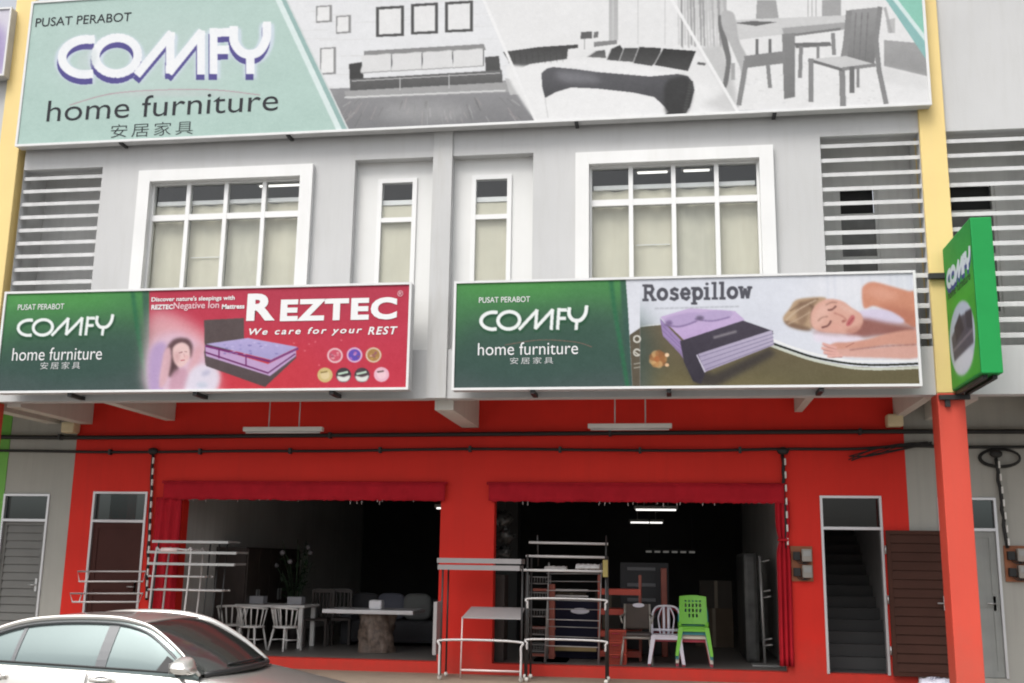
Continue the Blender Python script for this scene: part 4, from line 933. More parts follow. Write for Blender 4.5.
# ---- crimson curtains in the two openings
def curtain(label, x0, x1, drape_x, side, tie):
    t = thing('curtain', label, 'curtain', ((x0+x1)/2, 2.1, 2.86), 'crimson curtains of the shop openings')
    def cloth(xa, xb, z0f, z1, y, nx, nz, amp, f):
        vs = []; fs = []
        for j in range(nz+1):
            for i in range(nx+1):
                u = i/nx; xx = xa+(xb-xa)*u; zb = z0f(u); zz = z1+(zb-z1)*j/nz
                vs.append((xx, y+amp*math.sin(u*f)*(.3+.7*j/nz)+.3*amp*math.sin(u*f*2.3+1), zz))
        for j in range(nz):
            for i in range(nx): k = j*(nx+1)+i; fs.append((k, k+1, k+nx+2, k+nx+1))
        return MB().add(vs, fs, True)
    rr = random.Random(int(x0*7))
    j = [rr.uniform(-.012, .012) for _ in range(200)]
    v = cloth(x0, x1, lambda u: 2.85+j[int(u*120)], 3.12, 2.12, 120, 4, .018, 60).build('valance', M_CRIM, t); v.modifiers.new('cloth', 'SOLIDIFY').thickness = .012
    MB().bar((x0-.03, 2.13, 3.125), (x1+.03, 2.13, 3.125), .022).build('rod', M_CRIM, t)
    a, b = drape_x
    vs = []; fs = []; nx, nz = 40, 20
    for jz in range(nz+1):
        q = jz/nz; zz = 2.88+(.55-2.88)*q
        pin = 1.0-(.45*math.exp(-((zz-tie)/.10)**2) if tie else 0)
        for i in range(nx+1):
            u = i/nx; c0 = (a+b)/2
            vs.append((c0+(u-.5)*(b-a)*pin, 2.135+.035*math.sin(u*19+q*2)*(.5+.5*q), zz))
    for jz in range(nz):
        for i in range(nx): k = jz*(nx+1)+i; fs.append((k, k+1, k+nx+2, k+nx+1))
    d = MB().add(vs, fs, True).build('drape', M_CRIM, t); d.modifiers.new('cloth', 'SOLIDIFY').thickness = .008
    if tie: MB().tube([((a+b)/2+(b-a)*.32*math.cos(q), 2.13+.06*math.sin(q), tie) for q in np.linspace(0, 6.283, 14, endpoint=False)], .022, 6, closed=True).build('tie_back', M_CRIM, d)
    m = MB()
    for k in range(16):
        x = x0+.2+(x1-x0-.4)*rr.random(); m.bar((x, 2.135, 2.86), (x+rr.uniform(-.01, .01), 2.135, 2.86-rr.uniform(.02, .075)), .006, 5)
    m.build('fringe', mat('pale_fringe', (.5, .42, .42), .8), t)
curtain('crimson curtain over the opening with the marble table, gathered beside the maroon door', -4.90, -.29, (-5.02, -4.58), -1, None)
curtain('crimson curtain over the opening with the plastic chairs, tied back beside the meters', .39, 4.80, (4.66, 4.86), 1, 2.32)

# ---- folding clothes racks on the walkway
def castor(m, x, y, z0): m.ellipsoid((x, y, z0+.035), (.03, .03, .035), 10, 6)
YA = 1.5
ra = thing('clothes_rack', 'white and grey folding clothes rack with side wings before the maroon door', 'clothes rack', (-4.5, YA, WZ))
x0, x1 = X_(152, 590, YA), X_(190, 590, YA); zt = Z_(170, 550, YA)
f = MB()
for y in (YA-.02, YA+.42):
    f.tube(spline([(x0-.03, y, WZ), (x0+.02, y, zt-.12), (x0+.10, y, zt), (x1-.10, y, zt), (x1-.02, y, zt-.12), (x1-.10, y, WZ)], 6, False), .015, 8)
f.build('stand', M_WTUBE, ra)
MB().tube([(X_(162, 552, YA), YA-.02, zt), (X_(178, 552, YA), YA-.02, zt)], .035, 8).build('grip', mat('pink_white_plastic', (.78, .62, .6), .5), ra)
for (xa, xb, y) in ((153, 229, 541), (148, 237, 551.5), (148, 235, 563)):
    a, b = at(xa, y, YA), at(xb, y, YA)
    s = MB(); s.box(a[0], b[0], YA-.03, YA+.0, a[2]-.025, a[2]+.012)
    for k in range(1, 7): s.bar((a[0], YA+.07*k, a[2]), (b[0], YA+.07*k, a[2]), .011)
    for x in (a[0], b[0]-.02): s.box(x, x+.02, YA+.002, YA+.44, a[2]-.015, a[2]+.015)
    s.build('top_shelf', mat('dusty_grey_bar', (.42, .42, .41), .5, .2), ra)
for (xa, xb, y) in ((148, 205, 576), (148, 222, 589.5)):
    a, b = at(xa, y, YA), at(xb, y, YA); s = MB(); s.bar((a[0], YA, a[2]), (b[0], YA, a[2]), .014); s.bar((a[0], YA+.3, a[2]), (b[0], YA+.3, a[2]), .014); s.bar((b[0]-.04, YA, a[2]), (b[0]-.04, YA+.3, a[2]), .012); s.build('rail', M_WTUBE, ra)
for (xa, xb, ya, yb, e) in ((77.5, 146, 571.5, 581.5, 3), (70, 143, 593.5, 602, 4)):
    A, B, C_, D_ = at(xa, ya, YA+.25), at(xb, ya, YA+.25), at(xb-e, yb, YA-.1), at(xa+e*.6, yb, YA-.1)
    MB().tube([tuple(A), tuple(B), tuple(C_), tuple(D_)], .013, 8, closed=True).bar(tuple(at(xa+12, ya, YA+.25)), tuple(at(xa+9, yb, YA-.1)), .010).build('wing', M_WTUBE, ra)
b = MB()
for x in (205, 214, 222):
    p = at(x, 570, YA+.3); b.bar((p[0], YA+.3, WZ), (p[0]+.06, YA+.3, 2.15), .013)
b.bar((x0-.12, YA+.2, WZ), (x0-.05, YA+.2, 2.2), .015); b.build('back_pole', M_BTUBE, ra)

rb = thing('clothes_rack', 'black legged rack with two grey boards on top before the red pier', 'clothes rack', (.42, 1.4, WZ))
YB_ = 1.35
b = MB(); a0, a1 = at(437, 561, YB_), at(521, 563, YB_)
b.box(a0[0], a1[0], YB_, YB_+.42, a0[2]-.025, a0[2]+.045).box(a0[0]+.01, a1[0]-.02, YB_+.01, YB_+.42, a0[2]-.12, a0[2]-.05); b.build('top_board', M_BOARD, rb)
lg = MB(); lx0, lx1 = X_(441, 620, YB_), X_(521.5, 620, YB_)
for y in (YB_+.04, YB_+.44):
    for x in (lx0, lx1): lg.bar((x, y, WZ+.06), (x, y, a0[2]-.09), .014)
lg.build('leg', M_BTUBE, rb)
zr = Z_(480, 641, YB_-.03)
MB().tube(spline([(lx0, YB_-.03, zr-.5), (lx0, YB_-.03, zr-.1), (lx0+.06, YB_-.03, zr), (lx1-.06, YB_-.03, zr), (lx1, YB_-.03, zr-.1), (lx1, YB_-.03, zr-.5)], 6, False), .016, 8).build('front_rail', M_WTUBE, rb)
zs_, zb_ = Z_(490, 617, YB_+.2), Z_(490, 670, YB_+.2); sx0 = X_(464, 617, YB_+.2)
MB().add([(sx0+.06, YB_+.45, zs_+.11), (lx1-.02, YB_+.45, zs_+.11), (lx1-.02, YB_+.06, zs_-.02), (sx0, YB_+.06, zs_-.02), (sx0+.06, YB_+.45, zs_+.13), (lx1-.02, YB_+.45, zs_+.13), (lx1-.02, YB_+.06, zs_), (sx0, YB_+.06, zs_)], [(0, 1, 2, 3), (7, 6, 5, 4), (0, 4, 5, 1), (1, 5, 6, 2), (2, 6, 7, 3), (3, 7, 4, 0)]).build('shelf', M_BOARD, rb)
MB().bar((sx0, YB_+.08, zs_), (sx0-.01, YB_+.08, WZ+.02), .010).bar((sx0, YB_+.08, zb_), (lx1, YB_+.08, zb_), .015).build('lower_rail', mat('pinkish_tube', (.66, .52, .50), .4), rb)
sx = X_(435, 630, YB_)
MB().box(sx-.03, sx+.02, YB_, YB_+.40, Z_(435, 655, YB_), Z_(435, 602, YB_)).build('side_board', M_BOARD, rb)
m = MB()
for x in (lx0, lx1):
    for y in (YB_, YB_+.44): castor(m, x, y, WZ)
m.build('castor', M_CAST, rb)

rc = thing('clothes_rack', 'tall black rack with five white rails on castors before the navy cabinet', 'clothes rack', (1.65, 1.4, WZ))
YCk = 1.4
cx0, cx1 = X_(527, 620, YCk), X_(606, 620, YCk)
lg = MB()
for y in (YCk, YCk+.45):
    for x in (cx0, cx1): lg.bar((x, y, WZ+.06), (x, y, 2.05), .015)
lg.bar((cx1, YCk, 1.9), (cx1, YCk+.1, 2.34), .012); lg.bar((cx0+.1, YCk+.45, 1.9), (cx0+.1, YCk+.3, 2.34), .012); lg.build('leg', M_BTUBE, rc)
for (xa, xb, y, dy) in ((529, 608, 542.5, .3), (526, 605, 556, .15), (521, 606, 570, 0)):
    a, b = at(xa, y, YCk+dy), at(xb, y+1.5, YCk+dy)
    MB().tube([tuple(a), tuple(b)], .018, 8).build('top_rail', M_WTUBE, rc)
for y in (599, 640):
    z = Z_(565, y, YCk); MB().tube(spline([(cx0+.01, YCk-.03, z-.14), (cx0+.01, YCk-.03, z-.06), (cx0+.07, YCk-.03, z), (cx1-.07, YCk-.03, z), (cx1-.01, YCk-.03, z-.06), (cx1-.01, YCk-.03, z-.14)], 6, False), .014, 8).build('front_rail', M_WTUBE, rc)
m = MB().box(X_(603, 570, YCk), X_(608, 570, YCk), YCk-.05, YCk-.01, Z_(605, 577, YCk), Z_(605, 560, YCk)); m.build('label_plate', mat('brass_clip', (.30, .24, .08), .4, .5), rc)
m = MB()
for x in (cx0, cx1):
    for y in (YCk, YCk+.45): castor(m, x, y, WZ)
m.build('castor', M_CAST, rc)

# ---- furniture inside the right opening
def shelf_unit(name, label, x0, x1, Y, d, z0, zs, ztop, mat_s, mat_f, cat, lip=.05):
    t = thing(name, label, cat, ((x0+x1)/2, Y, z0))
    f = MB()
    for x in (x0, x1-.035):
        for y in (Y, Y+d-.035): f.box(x, x+.035, y, y+.035, z0, ztop)
    f.build('post', mat_f, t)
    for z in zs: MB().box(x0+.002, x1-.002, Y-.004, Y+d, z-lip, z).build('shelf', mat_s, t)
    return t
YS = 3.3
sx0, sx1 = X_(599, 620, YS), X_(627, 620, YS)
shelf_unit('shelf_rack', 'orange red rack of four shelves between the tall black rack and a brown chair', sx0-.02, sx1+.22, YS, .45, SZ, [Z_(615, y, YS) for y in (651, 631, 609, 589)], Z_(615, 575, YS), M_REDSH, M_WOODR, 'rack', .09)
px = X_(552, 620, 3.0)
t = thing('coat_stand', 'slim reddish wooden post with cross arms behind the tall black rack', 'stand', (px, 3.0, SZ))
MB().box(px-.045, px+.045, 2.96, 3.04, SZ, Z_(552, 584, 3.0), bev=.01).build('post', M_WOODR, t)
for y in (590, 628, 655): z = Z_(552, y, 3.0); MB().box(px-.30, px+.06, 2.955, 2.959, z-.02, z+.02).build('arm', M_WOODR, t); MB().box(px-.25, px+.25, 2.75, 3.25, SZ, SZ+.03).build('base', M_WOODD, t)
p = at(580, 611, 3.5)
t = thing('navy_cabinet', 'dark navy cabinet with a white oval label seen through the tall black rack', 'cabinet', (p[0], 3.5, SZ))
MB().box(p[0]-.42, p[0]+.30, 3.5, 3.95, SZ, p[2]+.16, bev=.01).build('body', M_NAVY, t)
MB().prism([(p[0]+.15*math.cos(a), p[2]+.045*math.sin(a)) for a in np.linspace(0, 6.283, 20, endpoint=False)], 3.490, 3.499).build('oval_label', M_PWH, t)
for y in (590, 596): q = at(572, y, 3.45); MB().box(q[0]-.28, q[0]+.26, 3.42, 3.46, q[2]-.012, q[2]+.012).build('top_bar', M_WTUBE, t)
q = at(571, 649, 3.3); MB().box(q[0]-.4, q[0]+.4, 3.3, 3.34, q[2]-.03, q[2]+.03).build('plinth', mat('golden_wood', (.32, .22, .08), .5), t)
# wire shelf tower at the left of it
wx0, wx1 = X_(526, 620, 2.9), X_(548, 620, 2.9)
t = thing('wire_basket_rack', 'grey wire basket tower seen through the tall black rack', 'rack', ((wx0+wx1)/2, 2.9, SZ))
f = MB()
for x in (wx0, wx1):
    for y in (2.9, 3.2): f.bar((x, y, SZ), (x, y, 1.75), .010)
f.build('post', M_GTUBE, t)
for z in (.60, .85, 1.12, 1.38, 1.62):
    w = MB()
    for k in range(9): x = wx0+(wx1-wx0)*k/8; w.bar((x, 2.9, z), (x, 2.9, z+.10), .004, 4); w.bar((x, 2.9, z), (x, 3.2, z), .004, 4)
    for zz in (z, z+.10): w.tube([(wx0, 2.9, zz), (wx1, 2.9, zz), (wx1, 3.2, zz), (wx0, 3.2, zz)], .007, 5, closed=True)
    w.build('basket', M_GTUBE, t)
# hanging goods by the left jamb
q = at(505, 525, 3.2)
t = thing('hanging_bags', 'bundle of grey plastic wrapped goods hung inside just past the red pier', 'goods', tuple(q))
for k, (dx, dz, w, h) in enumerate(((-.05, .1, .30, .22), (.02, -.18, .24, .20), (-.02, -.44, .22, .20))):
    b = MB().ellipsoid((q[0]+dx, 3.2, q[2]+dz), (w/2, .10, h/2), 14, 10); b.v = [(a+rr.uniform(-.05, .05), c+rr.uniform(-.03, .03), d+rr.uniform(-.05, .05)) for a, c, d in b.v]; b.build('bag', mat('grey_plastic_wrap', (.07, .07, .065), .35, var=.8, scale=14), t)
MB().bar((q[0], 3.2, q[2]), (q[0], 3.2, 3.748), .006).build('string', M_BTUBE, t)
dk = X_(497, 600, 2.75)
tag(MB().box(dk-.10, dk+.14, 2.6, 3.0, SZ, 1.75, bev=.01).build('dark_cabinet', M_WOODD, None, (dk, 2.8, SZ)), 'narrow dark cabinet just inside the red pier under hanging bags', 'cabinet')
# tiered drawer boxes at the back
q = at(645, 590, 4.6)
t = thing('drawer_tower', 'dark grey tower of drawers with pale edges behind the brown chair', 'cabinet', (q[0], 4.6, SZ))
MB().box(q[0]-.42, q[0]+.40, 4.6, 5.1, SZ, Z_(645, 562, 4.6)-.01, bev=.01).build('body', mat('charcoal_plastic', (.022, .022, .024), .6), t)
for y in (569, 585, 600, 615): z = Z_(645, y, 4.58); MB().box(q[0]-.30, q[0]+.18, 4.575, 4.599, z-.03, z+.03, bev=.008).build('drawer_handle', mat('pale_grey_plastic', (.12, .12, .125), .5), t)
q = at(664, 590, 4.3)
tag(MB().box(q[0]-.05, q[0]+.05, 4.25, 4.35, SZ, Z_(664, 568, 4.3), bev=.015).build('timber_post', M_WOODR, None, (q[0], 4.3, SZ)), 'single reddish post standing behind the white plastic chair', 'post')
# garment pole by the right hand wall
q = at(763, 600, 3.2)
t = thing('garment_stand', 'thin grey metal stand with short hooks by the tied crimson curtain', 'stand', (q[0], 3.2, SZ))
MB().bar((q[0], 3.2, SZ+.02), (q[0]-.03, 3.2, Z_(761, 556, 3.2)), .02).build('pole', M_GTUBE, t)
m = MB()
for y in (562, 592, 598, 640, 646): z = Z_(763, y, 3.2); m.bar((q[0]-.02, 3.2, z), (q[0]+.11, 3.1, z+.03), .013)
m.build('hook', M_GTUBE, t); MB().box(q[0]-.2, q[0]+.2, 3.0, 3.4, SZ, SZ+.02).build('foot', M_GTUBE, t)
M_SHEET = mat('grey_wrapped_mattress', (.045, .045, .042), .5, var=.7, scale=5, streak=.6, stain=(.03, .03, .03))
xw = X_(742, 600, 4.2)
tag(MB().box(xw, xw+.22, 3.6, 5.6, SZ, 2.15, bev=.06).build('wrapped_mattress', M_SHEET, None, (xw, 4.6, SZ)), 'mattress wrapped in dull plastic standing behind the thin hook stand', 'mattress')

# ---- stacking plastic chairs (front towards the street)
def chair(name, label, mtl, style, loc, rz=0, group=None):
    t = thing(name, label, 'chair', (0, 0, 0), group); W, Dp = .44, .42
    s = MB(); s.box(-W/2, W/2, -Dp/2, Dp/2, .42, .445, bev=.012); s.box(-W/2+.01, W/2-.01, -Dp/2+.004, -Dp/2+.03, .375, .419); s.build('seat', mtl, t)
    for sx in (-1, 1):
        for sy in (-1, 1):
            a = (sx*(W/2-.03), sy*(Dp/2-.03)); b = (sx*(W/2+.035), sy*(Dp/2+.03))
            vs = []
            for (c, z, h) in ((b, 0, .022), (a, .43, .034)):
                vs += [(c[0]-h, c[1]-h, z), (c[0]+h, c[1]-h, z), (c[0]+h, c[1]+h, z), (c[0]-h, c[1]+h, z)]
            MB().add(vs, [(0, 1, 2, 3), (7, 6, 5, 4), (0, 4, 5, 1), (1, 5, 6, 2), (2, 6, 7, 3), (3, 7, 4, 0)]).build('leg', mtl, t)
    bk = MB(); y0, y1 = Dp/2-.02, Dp/2+.10; zb, ztp = .43, .88
    Y = lambda z: y0+(y1-y0)*((z-zb)/(ztp-zb))
    if style == 'slat':
        arc = [(-.215, zb), (-.215, .68), (-.195, .79), (-.15, .855), (-.07, .88), (.07, .88), (.15, .855), (.195, .79), (.215, .68), (.215, zb)]
        bk.tube([(x, Y(z), z) for x, z in spline(arc, 4, False)], .030, 8, flat=.6, up=(0, 1, 0))
        for x, w in ((-.035, .020), (.035, .020)): bk.tube([(x, Y(zb), zb), (x, Y(.87), .87)], w, 8, flat=.5, up=(1, 0, 0))
        for sx in (-1, 1): bk.tube([(sx*x, Y(z), z) for x, z in spline([(.09, zb), (.11, .58), (.12, .70), (.08, .82), (.05, .86)], 4, False)], .018, 8, flat=.6, up=(0, 1, 0))
        bk.tube([(-.2, Y(.50), .50), (.2, Y(.50), .50)], .022, 8)
    elif style == 'pierced':
        nx, nz = 15, 17; x0, x1, za, zc = -.215, .215, .47, .93
        vs = []; fs = []
        half = lambda z: .215-.012*((z-.47)/.46)+.0
        ct = lambda z, u: .02*(u*2-1)**2
        for k in (0, 1):
            for j in range(nz+1):
                for i in range(nx+1):
                    u = i/nx; z = za+(zc-za)*j/nz-(.02*(2*u-1)**2 if j == nz else 0)
                    vs.append(((2*u-1)*half(z), Y(z)-ct(z, u)*1.6+.016*k, z))
        n1 = (nx+1)*(nz+1)
        hole = lambda i, j: 3 <= i <= 11 and 4 <= j <= 13 and (i % 2 == 1) and j not in (6, 9, 12) and not (i in (3, 11) and j < 6)
        full = lambda i, j: 0 <= i < nx and 0 <= j < nz and not hole(i, j)
        I = lambda i, j, k: k*n1+j*(nx+1)+i
        for j in range(nz):
            for i in range(nx):
                if not full(i, j): continue
                fs.append((I(i, j, 0), I(i+1, j, 0), I(i+1, j+1, 0), I(i, j+1, 0))); fs.append((I(i, j, 1), I(i, j+1, 1), I(i+1, j+1, 1), I(i+1, j, 1)))
                if not full(i-1, j): fs.append((I(i, j, 0), I(i, j+1, 0), I(i, j+1, 1), I(i, j, 1)))
                if not full(i+1, j): fs.append((I(i+1, j, 0), I(i+1, j, 1), I(i+1, j+1, 1), I(i+1, j+1, 0)))
                if not full(i, j-1): fs.append((I(i, j, 0), I(i, j, 1), I(i+1, j, 1), I(i+1, j, 0)))
                if not full(i, j+1): fs.append((I(i, j+1, 0), I(i+1, j+1, 0), I(i+1, j+1, 1), I(i, j+1, 1)))
        bk.add(vs, fs)
        for sx in (-1, 1): bk.tube([(sx*.20, Y(.40), .40), (sx*.205, Y(.50), .50)], .03, 8)
    else:
        bk.tube([(-.205, Y(zb), zb), (-.205, Y(.8), .8), (-.17, Y(.87), .87), (.17, Y(.87), .87), (.205, Y(.8), .8), (.205, Y(zb), zb)], .018, 8)
        bk.box(-.19, .19, Y(.68)-.006, Y(.68)+.02, .56, .86, bev=.01)
    bk.build('backrest', mtl, t)
    t.location = loc; t.rotation_euler = (0, 0, rz); t.scale = (1, 1, .93)
    return t
YCH = 2.78
xb, xw_, xg = X_(637, 650, YCH), X_(666.5, 650, YCH), X_(694, 650, YCH)
# brown padded chair
t = thing('padded_chair', 'dark brown padded chair with pale metal legs and a white oval tag', 'chair', (0, 0, 0))
MB().box(-.21, .21, -.21, .22, .40, .47, bev=.03).build('seat', M_WOODD, t); MB().box(-.19, .19, .20, .25, .50, .88, bev=.03).build('backrest', mat('brown_vinyl', (.05, .032, .022), .5, var=.15), t)
for sx in (-1, 1):
    MB().tube([(sx*.19, -.19, .41), (sx*.235, -.24, 0)], .017, 8).build('leg', mat('pale_metal_leg', (.36, .34, .30), .4, .3), t); MB().tube([(sx*.19, .20, .88), (sx*.20, .20, .41), (sx*.23, .26, 0)], .017, 8).build('leg', MATS['pale_metal_leg'], t)
    MB().tube([(sx*.20, .18, .72), (sx*.25, -.02, .70), (sx*.22, -.06, .60)], .014, 8).build('armrest', MATS['pale_metal_leg'], t)
MB().bar((-.20, -.205, .395), (.20, -.205, .395), .02).build('front_rail', MATS['pale_metal_leg'], t)
MB().prism([(.02+.09*math.cos(a), .86+.032*math.sin(a)) for a in np.linspace(0, 6.283, 20, endpoint=False)], .188, .196).build('oval_tag', M_PWH, t)
t.location = (xb, YCH+.05, SZ)
g = 'stackable plastic chairs'
chair('plastic_chair', 'red plastic chair tucked under the white plastic chair', M_PRD, 'slat', (xw_, YCH+.09, SZ), group=g)
chair('plastic_chair', 'white plastic chair with slotted back stacked on a red one', M_PWH, 'slat', (xw_, YCH, SZ+.035), group=g)
chair('plastic_chair', 'red plastic chair at the bottom of the stack under the lime chair', M_PRD, 'slat', (xg, YCH+.12, SZ), group=g)
chair('plastic_chair', 'cream plastic chair second from the bottom under the lime chair', M_PCR, 'slat', (xg, YCH+.08, SZ+.05), group=g)
chair('plastic_chair', 'teal plastic chair in the stack directly under the lime chair', M_PTL, 'slat', (xg, YCH+.04, SZ+.11), group=g)
chair('plastic_chair', 'lime green plastic chair with pierced back on top of its stack', M_PGR, 'pierced', (xg, YCH, SZ+.16), group=g)

# ---- dining furniture inside the left opening
def barrel_chair(label, loc, rz):
    t = thing('spindle_chair', label, 'chair', (0, 0, 0), 'white spindle back chairs')
    MB().lathe([(.02, .42), (.21, .42), (.225, .435), (.22, .455), (.02, .46)], seg=20).build('seat', M_PAINTW, t)
    ang = np.linspace(rad(-15), rad(195), 22)
    top = [(.27*math.cos(a), .24*math.sin(a)+.02, .78+.03*math.sin(a)) for a in ang]
    MB().tube(top, .022, 8).build('top_rail', M_PAINTW, t)
    s = MB()
    for a in np.linspace(rad(-10), rad(190), 9): s.bar((.20*math.cos(a), .19*math.sin(a), .45), (.27*math.cos(a), .24*math.sin(a)+.02, .78+.03*math.sin(a)), .013, 6)
    s.build('spindle', M_PAINTW, t)
    for sx in (-1, 1):
        for sy in (-1, 1): MB().bar((sx*.14, sy*.14, .43), (sx*.20, sy*.20, 0), .018, 8).build('leg', M_PAINTW, t)
    MB().bar((-.17, -.17, .2), (-.17, .17, .2), .011).bar((.17, -.17, .2), (.17, .17, .2), .011).bar((-.17, 0, .2), (.17, 0, .2), .011).build('stretcher', M_PAINTW, t)
    t.location = loc; t.rotation_euler = (0, 0, rz); t.scale = (.95, .95, .86)
YD = 3.45
barrel_chair('white spindle back chair before the white table, nearest to the parked car', (X_(231, 640, YD+.2), YD+.2, SZ), rad(200))
barrel_chair('white spindle back chair before the middle of the white table', (X_(251, 640, YD-.1), YD-.1, SZ), rad(170))
barrel_chair('white spindle back chair at the end of the white table nearest the marble table', (X_(285, 640, YD), YD, SZ), rad(150))
tx0, tx1 = X_(236, 615, 3.9), X_(306, 615, 3.9)
t = thing('dining_table', 'white dining table behind the white spindle back chairs', 'table', ((tx0+tx1)/2, 4.2, SZ))
MB().box(tx0, tx1, 3.8, 4.6, 1.13, 1.17, bev=.01).build('tabletop', M_PAINTW, t)
for x in (tx0+.08, tx1-.08, ):
    for y in (3.88, 4.52): MB().box(x-.035, x+.035, y-.035, y+.035, SZ, 1.129).build('leg', M_PAINTW, t)
for x, lab in ((258, 'small pale box on the white dining table nearer the clothes rack'), (296, 'small pale box on the white dining table nearer the marble table')):
    q = at(x, 605, 4.2); m = MB().box(q[0]-.13, q[0]+.13, 4.1, 4.3, 1.1705, 1.30, bev=.01); tag(m.build('tissue_box', mat('pale_grey_card', (.36, .36, .38), .6), None, (q[0], 4.2, 1.1705)), lab, 'box', 'boxes on the white table')
YM = 3.3
q0, q1, qz = X_(322, 612, YM), X_(413, 613, YM), Z_(368, 610, YM)
t = thing('stone_table', 'pale marble topped table on a thick mottled stone pedestal', 'table', ((q0+q1)/2, YM+.45, SZ))
MB().box(q0, q1, YM, YM+.9, qz-.065, qz, bev=.012).build('tabletop', M_MARB, t)
pm = MB(); pc = ((X_(352, 640, YM)+X_(389, 640, YM))/2, YM+.35); prof = []
vs = []; fs = []; ns, nz = 28, 14; rr2 = random.Random(11)
for j in range(nz+1):
    for i in range(ns):
        a = 2*math.pi*i/ns; r = .31+.025*math.sin(a*5+j*.6)+rr2.uniform(-.018, .018)-.03*math.sin(j/nz*3.14)
        vs.append((pc[0]+r*math.cos(a), pc[1]+r*.75*math.sin(a), SZ+(qz-.066-SZ)*j/nz))
for j in range(nz):
    for i in range(ns): fs.append((j*ns+i, j*ns+(i+1) % ns, (j+1)*ns+(i+1) % ns, (j+1)*ns+i))
pm.add(vs, fs, True); pm.build('pedestal', M_STONE, t)
q = at(376.5, 606, YM+.3)
t = thing('tissue_box', 'white rounded box standing on the marble topped table', 'box', (q[0], YM+.3, qz+.001))
MB().box(q[0]-.11, q[0]+.11, YM+.2, YM+.4, qz+.001, qz+.15, bev=.035).build('box_body', mat('white_card', (.70, .70, .72), .5), t)
MB().box(q[0]-.06, q[0]+.06, YM+.24, YM+.36, qz+.151, qz+.156).build('slot', M_BOARD, t)
ys = 5.0
s0, s1 = X_(352, 600, ys), X_(436, 600, ys)
t = thing('sofa', 'dark sofa behind the marble topped table', 'sofa', ((s0+s1)/2, ys+.3, SZ))
MB().box(s0, s1, ys, ys+.85, SZ+.05, SZ+.42, bev=.05).build('seat', M_SOFA, t); MB().box(s0, s1, ys+.6, ys+.85, SZ+.43, SZ+.80, bev=.06).build('backrest', M_SOFA, t)
for x in (s0-.2, s1+.002): MB().box(x, x+.198, ys, ys+.85, SZ, SZ+.58, bev=.05).build('armrest', M_SOFA, t)
for k, (xc, c, lab) in enumerate(((365, (.035, .035, .038), 'darkest grey cushion on the dark sofa behind the marble table'), (391, (.10, .105, .13), 'blue grey cushion between the two others on the dark sofa'), (417, (.13, .135, .13), 'palest grey cushion on the dark sofa beside the red pier'))):
    q = X_(xc, 600, ys+.4); m = MB().ellipsoid((q, ys+.45, SZ+.66), (.27, .11, .24), 16, 10)
    m.v = [(q+(abs(a-q)/.27)**.55*.27*(1 if a > q else -1), b, SZ+.66+(abs(z-SZ-.66)/.24)**.55*.24*(1 if z > SZ+.66 else -1)) for a, b, z in m.v]
    tag(m.build('cushion', mat('cushion_cloth_%s' % 'abc'[k], c, .95, var=.1), None, (q, ys+.45, SZ+.43)), lab, 'cushion', 'cushions on the dark sofa')
t = thing('wardrobe', 'tall dark wooden wardrobe along the wall behind the white spindle back chairs', 'wardrobe', (-4.45, 5.0, SZ))
wz = Z_(230, 547, 3.9)
MB().box(-4.715, -4.16, 3.9, 6.6, SZ, wz).build('carcass', M_WOODD, t)
for k in range(5):
    a = 3.92+k*.535; d = MB().box(-4.158, -4.135, a+.01, a+.52, SZ+.06, wz-.03).build('door', mat('wardrobe_door', (.05, .038, .032), .45, var=.25, scale=4), t)
    hy = a+.47 if k % 2 == 0 else a+.06; MB().box(-4.134, -4.115, hy-.012, hy+.012, 1.2, 1.4).build('handle', M_GTUBE, d)
q = at(296, 590, 5.2)
t = thing('potted_plant', 'potted leafy plant with pale blooms in the dark behind the white table', 'plant', (q[0], 5.2, SZ))
MB().lathe([(.10, 0), (.15, .02), (.19, .36), (.17, .37), (.15, .33)], (q[0], 5.2, SZ), 18).build('pot', mat('dark_pot', (.05, .04, .04), .5), t)
st = MB(); lf = MB(); fl = MB(); r3 = random.Random(21)
for k in range(16):
    a = r3.uniform(0, 6.28); h = r3.uniform(.7, 1.5); e = (q[0]+math.cos(a)*r3.uniform(.1, .45), 5.2+math.sin(a)*r3.uniform(.1, .4), SZ+.35+h)
    mid = ((q[0]+e[0])/2, (5.2+e[1])/2, SZ+.35+h*.65); st.tube(spline([(q[0], 5.2, SZ+.34), mid, e], 4, False), .008, 5)
    for j in range(6):
        f = r3.uniform(.4, 1); b = Vector((q[0]+(e[0]-q[0])*f, 5.2+(e[1]-5.2)*f, SZ+.35+h*f)); d = Vector((r3.uniform(-1, 1), r3.uniform(-1, 1), r3.uniform(-.3, .6))).normalized()*.17; n = d.cross(Vector((0, 0, 1))).normalized()*.04
        lf.add([b, b+d*.5+n, b+d, b+d*.5-n], [(0, 1, 2, 3)])
    if k < 5: fl.ellipsoid(e, (.05, .05, .045), 8, 6)
st.build('stem', M_LEAF, t); lf.build('leaves', M_LEAF, t); fl.build('blossom', mat('pale_bloom', (.3, .28, .30), .7), t)
